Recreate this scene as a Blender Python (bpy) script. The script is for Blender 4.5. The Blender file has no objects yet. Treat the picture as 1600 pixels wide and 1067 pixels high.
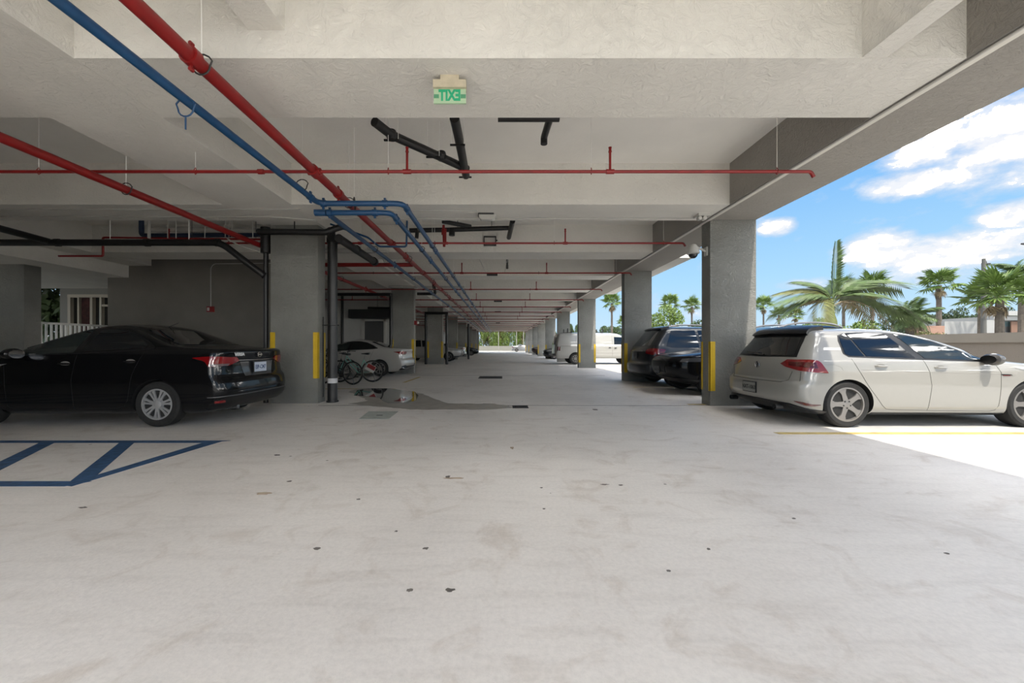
import bpy, bmesh, math, random
from mathutils import Vector, Matrix
random.seed(7)
S = bpy.context.scene
COL = S.collection
H = 1.18                      # eye height
F = 600.0                     # focal length in pixels of the 1600 wide frame

# ------------------------------------------------------------------ camera
cam_d = bpy.data.cameras.new('camera'); cam = bpy.data.objects.new('camera', cam_d); COL.objects.link(cam)
cam.location = (0, 0, H); cam.rotation_euler = (math.pi/2, 0, 0)
cam_d.sensor_width = 36; cam_d.lens = F/1600*36
cam_d.shift_x = 17/1600; cam_d.shift_y = 6.5/1600
cam_d.clip_start = 0.05; cam_d.clip_end = 600
S.camera = cam

# ------------------------------------------------------------------ render look
S.view_settings.view_transform = 'Standard'; S.view_settings.look = 'None'
S.view_settings.gamma = 1; S.view_settings.use_curve_mapping = False
S.view_settings.exposure = EXPOSURE = 3.05
S.cycles.max_bounces = 12; S.cycles.diffuse_bounces = 8; S.cycles.glossy_bounces = 4
S.cycles.sample_clamp_indirect = 6

# ------------------------------------------------------------------ sky
SKY_STRENGTH = 1.0
def build_world():
    w = bpy.data.worlds.new('sky'); S.world = w; w.use_nodes = True
    nt = w.node_tree; nt.nodes.clear(); N = nt.nodes.new; L = nt.links.new
    def m(op, a, b=None, clamp=False):
        n = N('ShaderNodeMath'); n.operation = op; n.use_clamp = clamp
        for i, v in enumerate((a, b)):
            if v is None: continue
            if isinstance(v, (int, float)): n.inputs[i].default_value = v
            else: L(v, n.inputs[i])
        return n.outputs[0]
    tc = N('ShaderNodeTexCoord'); sep = N('ShaderNodeSeparateXYZ'); L(tc.outputs['Generated'], sep.inputs[0])
    x, y, z = sep.outputs
    az = m('ARCTAN2', x, y); el = m('ARCSINE', z)
    # blue gradient with height
    elc = m('MAXIMUM', el, 0.0)
    g = N('ShaderNodeValToRGB'); L(m('DIVIDE', elc, 1.2), g.inputs[0])
    e = g.color_ramp.elements
    e[0].position = 0; e[0].color = (.080, .103, .122, 1)
    e[1].position = 1; e[1].color = (.009, .024, .073, 1)
    for p, c in ((.12, (.053, .090, .122, 1)), (.33, (.021, .058, .117, 1)), (.6, (.015, .040, .097, 1))):
        k = e.new(p); k.color = c
    # clouds: noise on the direction, thickened in the places where the big clouds stand
    comb = N('ShaderNodeCombineXYZ'); L(x, comb.inputs[0]); L(y, comb.inputs[1]); L(m('MULTIPLY', z, 2.0), comb.inputs[2])
    n1 = N('ShaderNodeTexNoise'); L(comb.outputs[0], n1.inputs['Vector']); n1.inputs['Scale'].default_value = 3.2
    n1.inputs['Detail'].default_value = 9; n1.inputs['Roughness'].default_value = .58
    n2 = N('ShaderNodeTexNoise'); L(comb.outputs[0], n2.inputs['Vector']); n2.inputs['Scale'].default_value = 14
    n2.inputs['Detail'].default_value = 6; n2.inputs['Roughness'].default_value = .62
    blobs = None
    def blob(px, py, w_, h_, s=1.0):
        nonlocal blobs
        u = (px-783)/F; v = (540-py)/F
        a0 = math.atan2(u, 1); e0 = math.atan2(v, math.hypot(u, 1))
        sa = w_/F*math.cos(a0)**2; se = h_/F*math.cos(a0)
        a = m('DIVIDE', m('SUBTRACT', az, a0), sa); b = m('DIVIDE', m('SUBTRACT', el, e0), se)
        r = m('ADD', m('MULTIPLY', a, a), m('MULTIPLY', b, b))
        k = m('MULTIPLY', m('SUBTRACT', 1.0, r, True), s)
        blobs = k if blobs is None else m('MAXIMUM', blobs, k)
    for b in ((1590, 215, 210, 100, 1), (1470, 225, 120, 50, .85), (1425, 286, 105, 28, 1), (1215, 355, 38, 17, .85), (1500, 392, 240, 44, 1),
              (1370, 388, 90, 32, 1), (1590, 335, 100, 32, 1), (1450, 430, 260, 26, .55), (1260, 445, 120, 14, .5),
              (1100, 420, 120, 20, .25), (1640, 440, 160, 30, .8), (1720, 60, 160, 60, .8)):
        blob(*b)
    f = m('ADD', m('MULTIPLY', n1.outputs[0], .55), m('MULTIPLY', n2.outputs[0], .45))
    rest = m('SUBTRACT', m('MULTIPLY', n1.outputs[0], 1.5), .42)      # scattered clouds all round
    inview = m('MULTIPLY', m('MULTIPLY', m('SUBTRACT', .95, m('ABSOLUTE', m('SUBTRACT', az, .62))), 2.5, True), m('MULTIPLY', m('SUBTRACT', .95, el), 2.5, True))
    base = m('MULTIPLY', m('SUBTRACT', 1.0, inview), m('MULTIPLY', m('SUBTRACT', n1.outputs[0], .42, True), 5.0))  # extra cloud outside the view, added to lift and whiten the indoor light
    dens = m('ADD', m('MULTIPLY', m('ADD', blobs, m('MULTIPLY', base, .8)), 1.0), m('MULTIPLY', m('SUBTRACT', f, .52), 3.2))
    dens = m('MULTIPLY', m('SUBTRACT', dens, .10), 1.6, True)
    dens = m('MULTIPLY', dens, .93)
    cc = N('ShaderNodeValToRGB'); L(m('ADD', m('MULTIPLY', dens, .8), m('MULTIPLY', m('SUBTRACT', n2.outputs[0], .5), 1.1)), cc.inputs[0])
    cc.color_ramp.elements[0].position = .25; cc.color_ramp.elements[0].color = (.083, .093, .110, 1)
    kk = cc.color_ramp.elements.new(.72); kk.color = (.117, .117, .120, 1)
    cc.color_ramp.elements[len(cc.color_ramp.elements)-1].position = .92; cc.color_ramp.elements[len(cc.color_ramp.elements)-1].color = (4.5, 4.4, 4.2, 1)
    mx = N('ShaderNodeMix'); mx.data_type = 'RGBA'; L(dens, mx.inputs[0]); L(g.outputs[0], mx.inputs[6]); L(cc.outputs[0], mx.inputs[7])
    gr = N('ShaderNodeMix'); gr.data_type = 'RGBA'; L(m('LESS_THAN', z, -.002), gr.inputs[0]); L(mx.outputs[2], gr.inputs[6]); gr.inputs[7].default_value = (.34, .35, .33, 1)
    bg = N('ShaderNodeBackground'); L(gr.outputs[2], bg.inputs[0]); bg.inputs[1].default_value = SKY_STRENGTH
    out = N('ShaderNodeOutputWorld'); L(bg.outputs[0], out.inputs[0])
build_world()
SUN_STRENGTH = .8
sd = bpy.data.lights.new('sun', 'SUN'); sun = bpy.data.objects.new('sun', sd); COL.objects.link(sun)
sd.energy = SUN_STRENGTH; sd.angle = math.radians(1.2); sd.color = (1, .94, .84)
sun.rotation_euler = Vector((-.085, .5, -1)).to_track_quat('-Z', 'Y').to_euler()
sun.location = (4, -6, 12)

# ------------------------------------------------------------------ materials
MATS = {}
def mat(name, col, rough=.6, metal=0.0, noise=None, bump=None, coat=0.0, emit=None, spec=None):
    """noise=(scale, amount) varies the colour; bump=(scale, strength) gives relief."""
    if name in MATS: return MATS[name]
    mt = bpy.data.materials.new(name); mt.use_nodes = True; MATS[name] = mt
    nt = mt.node_tree; b = nt.nodes['Principled BSDF']
    b.inputs['Base Color'].default_value = (*col, 1); b.inputs['Roughness'].default_value = rough; b.inputs['Metallic'].default_value = metal
    if coat: b.inputs['Coat Weight'].default_value = coat; b.inputs['Coat Roughness'].default_value = .03
    if spec is not None: b.inputs['Specular IOR Level'].default_value = spec
    if emit: b.inputs['Emission Color'].default_value = (*emit[0], 1); b.inputs['Emission Strength'].default_value = emit[1]
    if noise or bump:
        tc = nt.nodes.new('ShaderNodeTexCoord')
    if noise:
        n = nt.nodes.new('ShaderNodeTexNoise'); n.inputs['Scale'].default_value = noise[0]; n.inputs['Detail'].default_value = 6
        nt.links.new(tc.outputs['Object'], n.inputs['Vector'])
        r = nt.nodes.new('ShaderNodeValToRGB'); a = noise[1]
        r.color_ramp.elements[0].position = .3; r.color_ramp.elements[1].position = .7
        r.color_ramp.elements[0].color = (*[c*(1-a) for c in col], 1); r.color_ramp.elements[1].color = (*[min(1, c*(1+a)) for c in col], 1)
        nt.links.new(n.outputs[0], r.inputs[0]); nt.links.new(r.outputs[0], b.inputs['Base Color'])
    if bump:
        n = nt.nodes.new('ShaderNodeTexNoise'); n.inputs['Scale'].default_value = bump[0]; n.inputs['Detail'].default_value = 5
        n.inputs['Distortion'].default_value = .6
        nt.links.new(tc.outputs['Object'], n.inputs['Vector'])
        bp = nt.nodes.new('ShaderNodeBump'); bp.inputs['Strength'].default_value = bump[1]; bp.inputs['Distance'].default_value = .02
        nt.links.new(n.outputs[0], bp.inputs['Height']); nt.links.new(bp.outputs[0], b.inputs['Normal'])
    return mt

def floor_material():
    mt = bpy.data.materials.new('concrete_floor'); mt.use_nodes = True; nt = mt.node_tree; b = nt.nodes['Principled BSDF']
    N = nt.nodes.new; L = nt.links.new
    tc = N('ShaderNodeTexCoord')
    def noise(sc, det, rough=.55, stretch=None, dist=0):
        n = N('ShaderNodeTexNoise'); n.inputs['Scale'].default_value = sc; n.inputs['Detail'].default_value = det
        n.inputs['Roughness'].default_value = rough; n.inputs['Distortion'].default_value = dist
        if stretch:
            mp = N('ShaderNodeMapping'); mp.inputs['Scale'].default_value = stretch; mp.inputs['Rotation'].default_value = (0, 0, .35)
            L(tc.outputs['Object'], mp.inputs[0]); L(mp.outputs[0], n.inputs['Vector'])
        else: L(tc.outputs['Object'], n.inputs['Vector'])
        return n.outputs[0]
    def ramp(v, stops):
        r = N('ShaderNodeValToRGB'); L(v, r.inputs[0]); e = r.color_ramp.elements
        e[0].position, e[0].color = stops[0][0], (*stops[0][1], 1); e[1].position, e[1].color = stops[-1][0], (*stops[-1][1], 1)
        for p, c in stops[1:-1]:
            k = e.new(p); k.color = (*c, 1)
        return r.outputs[0]
    def mul(a, c, f=1.0):
        x = N('ShaderNodeMix'); x.data_type = 'RGBA'; x.blend_type = 'MULTIPLY'; x.inputs[0].default_value = f; L(a, x.inputs[6]); L(c, x.inputs[7]); return x.outputs[2]
    base = ramp(noise(.45, 8, .6), ((.3, (.63, .585, .535)), (.5, (.73, .685, .63)), (.72, (.79, .745, .69))))
    fine = ramp(noise(38, 6, .7), ((.35, (.90, .90, .90)), (.6, (1, 1, 1))))
    blot = ramp(noise(2.4, 7, .62, None, 1.4), ((.30, (.84, .81, .78)), (.46, (.98, .98, .98)), (1, (1, 1, 1))))
    streak = ramp(noise(1.6, 5, .6, (1, 6, 1)), ((.28, (.86, .85, .84)), (.5, (1, 1, 1))))
    c = mul(mul(mul(base, fine), blot), streak, .7)
    v = N('ShaderNodeTexVoronoi'); v.inputs['Scale'].default_value = 1.9; L(tc.outputs['Object'], v.inputs['Vector'])
    rnd = N('ShaderNodeSeparateColor'); L(v.outputs['Color'], rnd.inputs[0])
    a = N('ShaderNodeMath'); a.operation = 'MULTIPLY'; L(rnd.outputs[0], a.inputs[0]); a.inputs[1].default_value = .045
    lt = N('ShaderNodeMath'); lt.operation = 'LESS_THAN'; L(v.outputs['Distance'], lt.inputs[0]); L(a.outputs[0], lt.inputs[1])
    x = N('ShaderNodeMix'); x.data_type = 'RGBA'; L(lt.outputs[0], x.inputs[0]); L(c, x.inputs[6]); x.inputs[7].default_value = (.2, .18, .16, 1)
    L(x.outputs[2], b.inputs['Base Color'])
    rr = N('ShaderNodeMapRange'); L(noise(1.2, 4), rr.inputs[0]); rr.inputs['To Min'].default_value = .42; rr.inputs['To Max'].default_value = .68
    L(rr.outputs[0], b.inputs['Roughness'])
    bp = N('ShaderNodeBump'); bp.inputs['Strength'].default_value = .12; bp.inputs['Distance'].default_value = .01
    L(noise(60, 4), bp.inputs['Height']); L(bp.outputs[0], b.inputs['Normal'])
    return mt
M_floor = floor_material()
def stucco(name, col, amount=.05, scale=9, strength=.55, dist=.035):
    """rough trowelled stucco: stretched ridges plus fine grain"""
    mt = mat(name, col, .85, noise=(1.3, amount))
    nt = mt.node_tree; b = nt.nodes['Principled BSDF']; N = nt.nodes.new; L = nt.links.new
    tc = N('ShaderNodeTexCoord')
    n = N('ShaderNodeTexNoise'); n.inputs['Scale'].default_value = scale; n.inputs['Detail'].default_value = 8; n.inputs['Roughness'].default_value = .7; n.inputs['Distortion'].default_value = 1.8
    L(tc.outputs['Object'], n.inputs['Vector'])
    bp = N('ShaderNodeBump'); bp.inputs['Strength'].default_value = min(1, strength*1.5); bp.inputs['Distance'].default_value = dist
    L(n.outputs[0], bp.inputs['Height']); L(bp.outputs[0], b.inputs['Normal'])
    return mt
M_ceil = stucco('white_stucco', (.74, .72, .67))
M_edge = stucco('grey_edge_beam_paint', (.34, .32, .29), .05, 12, .6)
M_slab = stucco('painted_ceiling_slab', (.76, .74, .70), .04, 5, .15)
M_col = stucco('grey_stucco', (.27, .268, .246), .16, 11, .7, .08)
M_wall = stucco('grey_painted_wall', (.185, .172, .152), .10, 18, .4)
M_lwall = stucco('pale_grey_wall', (.46, .46, .44), .06, 10, .2)
M_tan = stucco('tan_garden_wall', (.20, .172, .142), .06, 12, .3)
M_white = mat('white_paint', (.8, .79, .75), .5)
M_red = mat('red_pipe_paint', (.21, .0075, .007), .38, noise=(6, .12))
M_blue = mat('blue_pipe_paint', (.008, .052, .135), .38, noise=(6, .12))
M_navy = mat('blue_floor_paint', (.03, .08, .17), .6, noise=(14, .35))
M_yell = mat('yellow_guard_paint', (.55, .36, .012), .5, noise=(5, .12))
M_yline = mat('worn_yellow_floor_paint', (.46, .34, .11), .6, noise=(9, .25))
M_black = mat('black_iron_pipe', (.0065, .006, .006), .45, noise=(8, .3))
M_dgrey = mat('dark_grey_metal', (.018, .018, .018), .5)
M_grey = mat('grey_metal', (.13, .13, .135), .4, .6)
M_chrome = mat('chrome', (.45, .45, .46), .12, 1.0)
M_alum = mat('brushed_alloy', (.21, .20, .19), .3, .5)
M_rail = mat('satin_rail', (.20, .20, .205), .35, .5)
M_plastic = mat('white_plastic', (.46, .45, .42), .4)
M_rubber = mat('tyre_rubber', (.010, .0095, .009), .8, noise=(20, .3))
M_trim = mat('black_trim', (.0035, .0035, .004), .35)
M_well = mat('wheel_well', (.003, .003, .003), .9)
M_glass = mat('tinted_glass', (.004, .005, .006), .03, coat=.6, spec=.5)
M_glass2 = mat('clear_tinted_glass', (.010, .015, .015), .03, coat=.6, spec=.6)
M_tail = mat('red_lamp_lens', (.17, .0025, .004), .12, coat=1.0)
M_taild = mat('dark_red_lamp_lens', (.075, .002, .003), .12, coat=1.0)
M_lens = mat('clear_lamp_lens', (.22, .22, .22), .1, coat=1.0)
M_mint = mat('mint_bike_paint', (.14, .34, .28), .35, coat=.6)

# ------------------------------------------------------------------ object helpers
def tag(o, label=None, cat=None, group=None, kind=None):
    if label: o['label'] = label
    if cat: o['category'] = cat
    if group: o['group'] = group
    if kind: o['kind'] = kind
    return o
def empty(name, loc, rz=0, label=None, cat=None, group=None):
    o = bpy.data.objects.new(name, None); COL.objects.link(o); o.location = loc; o.rotation_euler = (0, 0, rz); o.empty_display_size = .2
    return tag(o, label, cat, group)
def copy_tree(o, parent=None):
    c = o.copy(); COL.objects.link(c); c.parent = parent
    for ch in list(o.children): copy_tree(ch, c)
    return c

class MB:
    """collects shapes and links them as one mesh object"""
    def __init__(s): s.v = []; s.f = []; s.mi = []; s.cur = 0
    def add(s, vs, fs):
        n = len(s.v); s.v += [tuple(p) for p in vs]; s.f += [tuple(i+n for i in f) for f in fs]; s.mi += [s.cur]*len(fs); return s
    def box(s, x0, x1, y0, y1, z0, z1):
        if x0 > x1: x0, x1 = x1, x0
        if y0 > y1: y0, y1 = y1, y0
        if z0 > z1: z0, z1 = z1, z0
        v = [(x0, y0, z0), (x1, y0, z0), (x1, y1, z0), (x0, y1, z0), (x0, y0, z1), (x1, y0, z1), (x1, y1, z1), (x0, y1, z1)]
        return s.add(v, [(0, 3, 2, 1), (4, 5, 6, 7), (0, 1, 5, 4), (1, 2, 6, 5), (2, 3, 7, 6), (3, 0, 4, 7)])
    def prism(s, pts, axis, a, b):
        """extrude a 2-D outline along axis ('x','y','z') from a to b"""
        n = len(pts)
        def P(p, t): return {'x': (t, p[0], p[1]), 'y': (p[0], t, p[1]), 'z': (p[0], p[1], t)}[axis]
        vs = [P(p, a) for p in pts] + [P(p, b) for p in pts]
        return s.add(vs, [tuple(range(n))[::-1], tuple(range(n, 2*n))] + [(i, (i+1) % n, n+(i+1) % n, n+i) for i in range(n)])
    def tube(s, pts, r, seg=12, bend=0, cap=True, closed=False):
        pts = [Vector(p) for p in pts]
        if bend and len(pts) > 2:
            out = [pts[0]]
            for i in range(1, len(pts)-1):
                a, b, c = pts[i-1], pts[i], pts[i+1]
                d1 = (a-b); d2 = (c-b); k = min(bend, d1.length*.45, d2.length*.45)
                p = b+d1.normalized()*k; q = b+d2.normalized()*k
                for t in (0, .25, .5, .75, 1): out.append(p*(1-t)**2 + b*2*t*(1-t) + q*t*t)
            out.append(pts[-1]); pts = out
        n = len(pts); rr = r if isinstance(r, (list, tuple)) else [r]*n
        T = []
        for i in range(n):
            if closed: d = pts[(i+1) % n]-pts[i-1]
            else: d = pts[min(i+1, n-1)]-pts[max(i-1, 0)]
            T.append(d.normalized())
        up = Vector((0, 0, 1)) if abs(T[0].z) < .9 else Vector((1, 0, 0))
        nrm = (up - T[0]*up.dot(T[0])).normalized(); vs = []
        for i in range(n):
            nrm = (nrm - T[i]*nrm.dot(T[i])).normalized(); bn = T[i].cross(nrm)
            for k in range(seg):
                a = 2*math.pi*k/seg; vs.append(pts[i]+(nrm*math.cos(a)+bn*math.sin(a))*rr[i])
        fs = []
        for i in range(n if closed else n-1):
            j = (i+1) % n
            for k in range(seg): fs.append((i*seg+k, i*seg+(k+1) % seg, j*seg+(k+1) % seg, j*seg+k))
        if cap and not closed: fs += [tuple(range(seg))[::-1], tuple(range((n-1)*seg, n*seg))]
        return s.add(vs, fs)
    def lathe(s, prof, o=(0, 0, 0), axis='z', seg=24):
        """revolve (radius, height) pairs about an axis through o"""
        vs = []; n = len(prof)
        for r, h in prof:
            for k in range(seg):
                a = 2*math.pi*k/seg; c, q = r*math.cos(a), r*math.sin(a)
                p = {'z': (c, q, h), 'y': (c, h, q), 'x': (h, c, q)}[axis]
                vs.append((p[0]+o[0], p[1]+o[1], p[2]+o[2]))
        fs = [(i*seg+k, i*seg+(k+1) % seg, (i+1)*seg+(k+1) % seg, (i+1)*seg+k) for i in range(n-1) for k in range(seg)]
        if prof[0][0] > 1e-5: fs.append(tuple(range(seg))[::-1])
        if prof[-1][0] > 1e-5: fs.append(tuple(range((n-1)*seg, n*seg)))
        return s.add(vs, fs)
    def mesh(s, name, mats, smooth=False, angle=35):
        me = bpy.data.meshes.new(name); me.from_pydata(s.v, [], s.f)
        for m_ in (mats if isinstance(mats, (list, tuple)) else [mats]): me.materials.append(m_)
        me.polygons.foreach_set('material_index', s.mi)
        if smooth:
            me.polygons.foreach_set('use_smooth', [True]*len(me.polygons))
            me.set_sharp_from_angle(angle=math.radians(angle))
        bm = bmesh.new(); bm.from_mesh(me); bmesh.ops.recalc_face_normals(bm, faces=bm.faces); bm.to_mesh(me); bm.free()
        me.update(); return me
    def build(s, name, mats, parent=None, smooth=False, angle=35, **t):
        o = bpy.data.objects.new(name, s.mesh(name, mats, smooth, angle)); COL.objects.link(o)
        if parent: o.parent = parent
        return tag(o, **t)
def struct(name, mb, m_, **t):
    return mb.build(name, m_, kind='structure', **t)
def X(px, d): return (px-783)*d/F
def Z(py, d): return H+(540-py)*d/F
def text_obj(name, body, size, m_, parent, loc, rot, ext=.001, mirror=False, bold=0.0, sx=1.0):
    c = bpy.data.curves.new(name, 'FONT'); c.body = body; c.size = size; c.extrude = ext; c.align_x = 'CENTER'; c.align_y = 'CENTER'; c.offset = bold
    c.resolution_u = 3
    tmp = bpy.data.objects.new(name, c); COL.objects.link(tmp)
    dg = bpy.context.evaluated_depsgraph_get(); me = bpy.data.meshes.new_from_object(tmp.evaluated_get(dg)); bpy.data.objects.remove(tmp)
    if mirror: me.transform(Matrix.Scale(-1, 4, (1, 0, 0))); me.flip_normals()
    if sx != 1: me.transform(Matrix.Scale(sx, 4, (1, 0, 0)))
    me.materials.clear(); me.materials.append(m_)
    o = bpy.data.objects.new(name, me); COL.objects.link(o); o.parent = parent; o.location = loc; o.rotation_euler = rot
    return o

# ------------------------------------------------------------------ the setting
ZS = 3.65      # underside of the beams
ZC = 4.37      # underside of the slab
Y0, Y1 = -0.9, 67.0
XL, XR = -14.0, 5.0
struct('floor', MB().box(-14, 5.05, -1.4, 67.5, -.25, 0), M_floor)
struct('pavement', MB().box(5.05, 14, -12, 90, -.25, 0), mat('bounce_dimmed_pavement', (.42, .41, .385), .8, noise=(2.5, .10), bump=(40, .1)))  # same concrete as the floor, darkened to cut light bounced onto the ceiling
struct('ground', MB().box(-160, 200, -60, 300, -.5, -.03), mat('roadside_ground', (.30, .29, .265), .9, noise=(.3, .2)))
struct('ceiling', MB().box(-24, XR, Y0, Y1, ZC, 9.5), M_slab)
# deep beams across the drive
for k in range(0, 19):
    y = 3.30+3.42*k
    struct('ceiling_beam', MB().box(-13.9, 4.0, y, y+.86, ZS, ZC+.02), M_ceil)
struct('edge_beam', MB().box(4.0, XR, Y0, Y1, ZS, ZC+.02), M_edge)
struct('spine_beam', MB().box(-4.88, -3.67, Y0, Y1, ZS-.002, ZC+.02), M_ceil)
struct('ceiling_beam', MB().box(3.10, 3.31, .74, 3.31, ZS+.003, ZC+.02), M_ceil)
struct('ceiling_beam', MB().box(-2.17, -1.86, .74, 3.31, 3.89, ZC+.02), M_ceil)
struct('ceiling_beam', MB().box(-11.5, -10.8, 4.0, 11.86, ZS-.004, ZC+.02), M_ceil)
# outside band of the floor above, stepping out over the open side
for a, b in ((10.8, 18.5), (24.5, 33.0), (39.5, 48.0)):
    struct('facade_ledge', MB().box(XR, 5.42, a, b, ZS+.001, 4.6), M_ceil)
# left side: core wall, terrace soffit, outer walls
struct('wall_left', MB().box(-14.2, -14.0, Y0, 6.5, 0, ZC+.02), M_wall)
wb = struct('wall_core', MB().box(-12.15, -6.35, 11.86, 12.06, 0, ZC+.02), M_wall)
struct('wall_rear', MB().box(-14, -5.6, -1.1, -.9, 0, ZC+.02), M_wall)
struct('soffit', MB().box(-22, -11.5, 6.5, 14.1, H+2.10*1.0, ZC), M_ceil)
struct('wall_core', MB().box(-6.55, -6.35, 12.06, 19.2, 0, ZC+.02), M_wall) if False else None
struct('wall_back', MB().box(-11, -5.2, 19.2, 19.4, 0, ZC+.02), M_lwall)
struct('wall_inner', MB().box(-9.7, -9.5, 19.4, Y1, 0, ZC+.02), M_wall)
struct('wall_inner', MB().box(-11.2, -11.0, 12.06, 19.4, 0, ZC+.02), M_wall)
struct('terrace_slab', MB().box(-24, -13.3, 7.0, 20, 0, .85), M_lwall)
# ------------------------------------------------------------------ columns
def guard(col, x0, x1, y0, y1, xs, ys, z0, z1):
    """folded corner guard hugging one corner of a column (local frame)"""
    cx = x0 if xs < 0 else x1; cy = y0 if ys < 0 else y1
    t = .008; a = .095; b = .05
    m_ = MB()
    m_.box(cx+xs*t, cx-xs*a, cy, cy+ys*t, z0, z1)
    m_.box(cx, cx+xs*t, cy+ys*t, cy-ys*b, z0, z1)
    return m_.build('corner_guard', M_yell, col)
def column(x0, x1, yf, label, z0=.29, z1=1.26, dep=.32, corners='abcd', m_=None, top=ZS):
    w = (x1-x0)/2; mb = MB().box(-w, w, 0, dep, 0, top)
    c = mb.build('column', m_ or M_col, kind='structure', label=label, cat='column')
    c.location = ((x0+x1)/2, yf, 0)
    for k, (xs, ys) in zip('abcd', ((-1, -1), (1, -1), (-1, 1), (1, 1))):
        if k in corners: guard(c, -w, w, 0, dep, xs, ys, z0, z1)
    return c
ORD = ['', 'second', 'third', 'fourth', 'fifth', 'sixth', 'seventh', 'eighth', 'ninth', 'tenth', 'eleventh', 'twelfth', 'thirteenth', 'fourteenth', 'fifteenth', 'sixteenth', 'seventeenth', 'eighteenth']
RD = [7.53, 12.75, 20.3, 27.9, 35.3, 42.8, 50.2, 57.6, 64.6]
RL = ['broad grey stucco column beside the white hatchback, camera dome on it', 'grey column between the dark minivan and the white cargo van',
      'grey column standing in front of the white cargo van', 'grey column standing just behind the white cargo van']
for i, d in enumerate(RD):
    lab = RL[i] if i < 4 else 'grey column along the open side, %s from the white hatchback' % ORD[i]
    column(4.10, 5.0, d, lab)
LD = [7.86, 16.5, 24.6, 32.9, 41.2, 49.5, 57.8, 64.6]
LL = ['broad dark grey column behind the black sedan with black downpipe beside it', 'dark grey column behind the tail of the white sedan',
      'dark grey column flanked by two black pipes past the white sedan', 'dark grey column by the nose of the white crossover']
for i, d in enumerate(LD):
    lab = LL[i] if i < 4 else 'dark grey column on the enclosed side, %s from the black sedan' % ORD[i]
    c = column(-4.72, -3.75, d, lab, .51 if i == 0 else .4, 1.455)
column(-13.3, -12.3, 9.9, 'textured grey column at the terrace railing behind the black sedan', corners='', dep=.37)

# ------------------------------------------------------------------ garden wall outside
gw = struct('wall_right', MB().box(14.0, 14.2, -9, 95, 0, 1.27), M_tan)
MB().box(13.94, 14.26, -9, 95, 1.27, 1.54).build('coping', stucco('coping_stucco', (.225, .20, .165), .05, 12, .2), gw)

# ------------------------------------------------------------------ terrace on the far left
t = empty('railing', (-13.32, 7.6, .85), 0, 'white balustered terrace railing behind the black sedan', 'railing')
MB().box(-.03, .03, 0, 6.4, .96, 1.02).build('top_rail', M_white, t); MB().box(-.03, .03, 0, 6.4, .08, .12).build('bottom_rail', M_white, t)
bal = MB().box(-.02, .02, -.02, .02, .12, .96).mesh('baluster', M_white)
for k in range(50):
    o = bpy.data.objects.new('baluster', bal); COL.objects.link(o); o.parent = t; o.location = (0, .06+k*.128, 0)
ww = struct('wall_terrace', MB().box(-16.2, -15.9, 14.1, 14.3, .85, ZC).box(-15.9, -12.15, 14.1, 14.3, 3.05, ZC), mat('terrace_render', (.20, .195, .18), .8))
M_frame = mat('cream_window_frame', (.38, .34, .27), .5)
wn = struct('window_1', MB().box(-15.9, -12.15, 14.2, 14.22, .85, 3.05), mat('dark_window_glass', (.008, .008, .008), .05, coat=1))
for x0, x1 in ((-15.9, -15.80), (-15.54, -15.48), (-15.08, -14.99), (-14.73, -14.66), (-13.4, -13.3)):
    MB().box(x0, x1, 14.08, 14.24, .85, 3.05).build('frame', M_frame, wn)
MB().box(-15.9, -12.15, 14.07, 14.24, 2.95, 3.06).build('frame', M_frame, wn)
MB().box(-14.66, -13.4, 14.09, 14.24, 2.62, 2.69).build('frame', M_frame, wn)
MB().box(-15.46, -15.10, 14.15, 14.21, .86, 2.94).build('curtain', mat('dark_red_curtain', (.045, .012, .01), .9, noise=(6, .5)), wn)

# recessed steel door, sign and duct on the pale wall behind the white sedan
dr = struct('door_1', MB().box(-6.80, -5.85, 19.14, 19.20, 0, 2.40), mat('grey_steel_door', (.07, .07, .07), .5))
MB().box(-6.95, -6.80, 19.12, 19.2, 0, 2.5).box(-5.85, -5.75, 19.12, 19.2, 0, 2.5).box(-6.95, -5.75, 19.12, 19.2, 2.40, 2.5).build('frame', M_plastic, dr)
sg = empty('wall_sign', (X(567, 19.2), 19.19, Z(518, 19.2)), 0, 'small white notice on the pale wall behind the white sedan', 'sign')
MB().box(-.09, .09, -.015, 0, -.3, .3).build('board', M_plastic, sg)
MB().box(-.02, .02, -.02, -.015, -.08, .08).build('pictogram', M_trim, sg)
MB().box(-7.4, -5.2, 18.6, 19.19, Z(497, 18.6), Z(488, 18.6)+.15).build("duct", M_dgrey, label='dark box duct above the recessed door on the pale wall', cat='duct')
MB().tube([(X(535, 19.1), 19.1, 0), (X(535, 19.1), 19.1, ZS)], .06).build('downpipe', M_dgrey, smooth=True, label='slim dark pipe down the pale wall behind the white sedan', cat='pipe')

# ------------------------------------------------------------------ floor paint, joints, drains, puddle
def flat(pts, z0=-.01, z1=.004):
    return MB().prism(pts, 'z', z0, z1)
hm = empty('hatched_marking', (-3.6, 3.2, 0), 0, 'blue hatched access bay painted on the floor before the black sedan', 'floor marking')
HZ = [.002]
def hp(pts, n='stripe'):
    HZ[0] += .0003
    flat([(x+3.6, y-3.2) for x, y in pts], 0.0, HZ[0]).build(n, M_navy, hm)
hp([(-12, 3.22), (-3.66, 3.22), (-3.56, 3.34), (-12, 3.34)])
hp([(-12, 4.66), (-3.60, 4.66), (-3.36, 4.77), (-12, 4.77)])
hp([(-3.70, 3.24), (-3.60, 3.22), (-3.44, 4.74), (-3.62, 4.74)])
for k in range(9):
    x = -3.74-.97*k
    hp([(x, 3.33), (x+.17, 3.33), (x-.72, 4.67), (x-.90, 4.67)])
def yline(pts, label, **k):
    flat(pts, 0, .003).build('bay_line', M_yline, label=label, cat='floor marking', **k)
def rect(x0, x1, y0, y1): return [(x0, y0), (x1, y0), (x1, y1), (x0, y1)]
yline(rect(3.70, 9.5, 5.11, 5.22), 'yellow bay line on the floor along the white hatchback')
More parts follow.
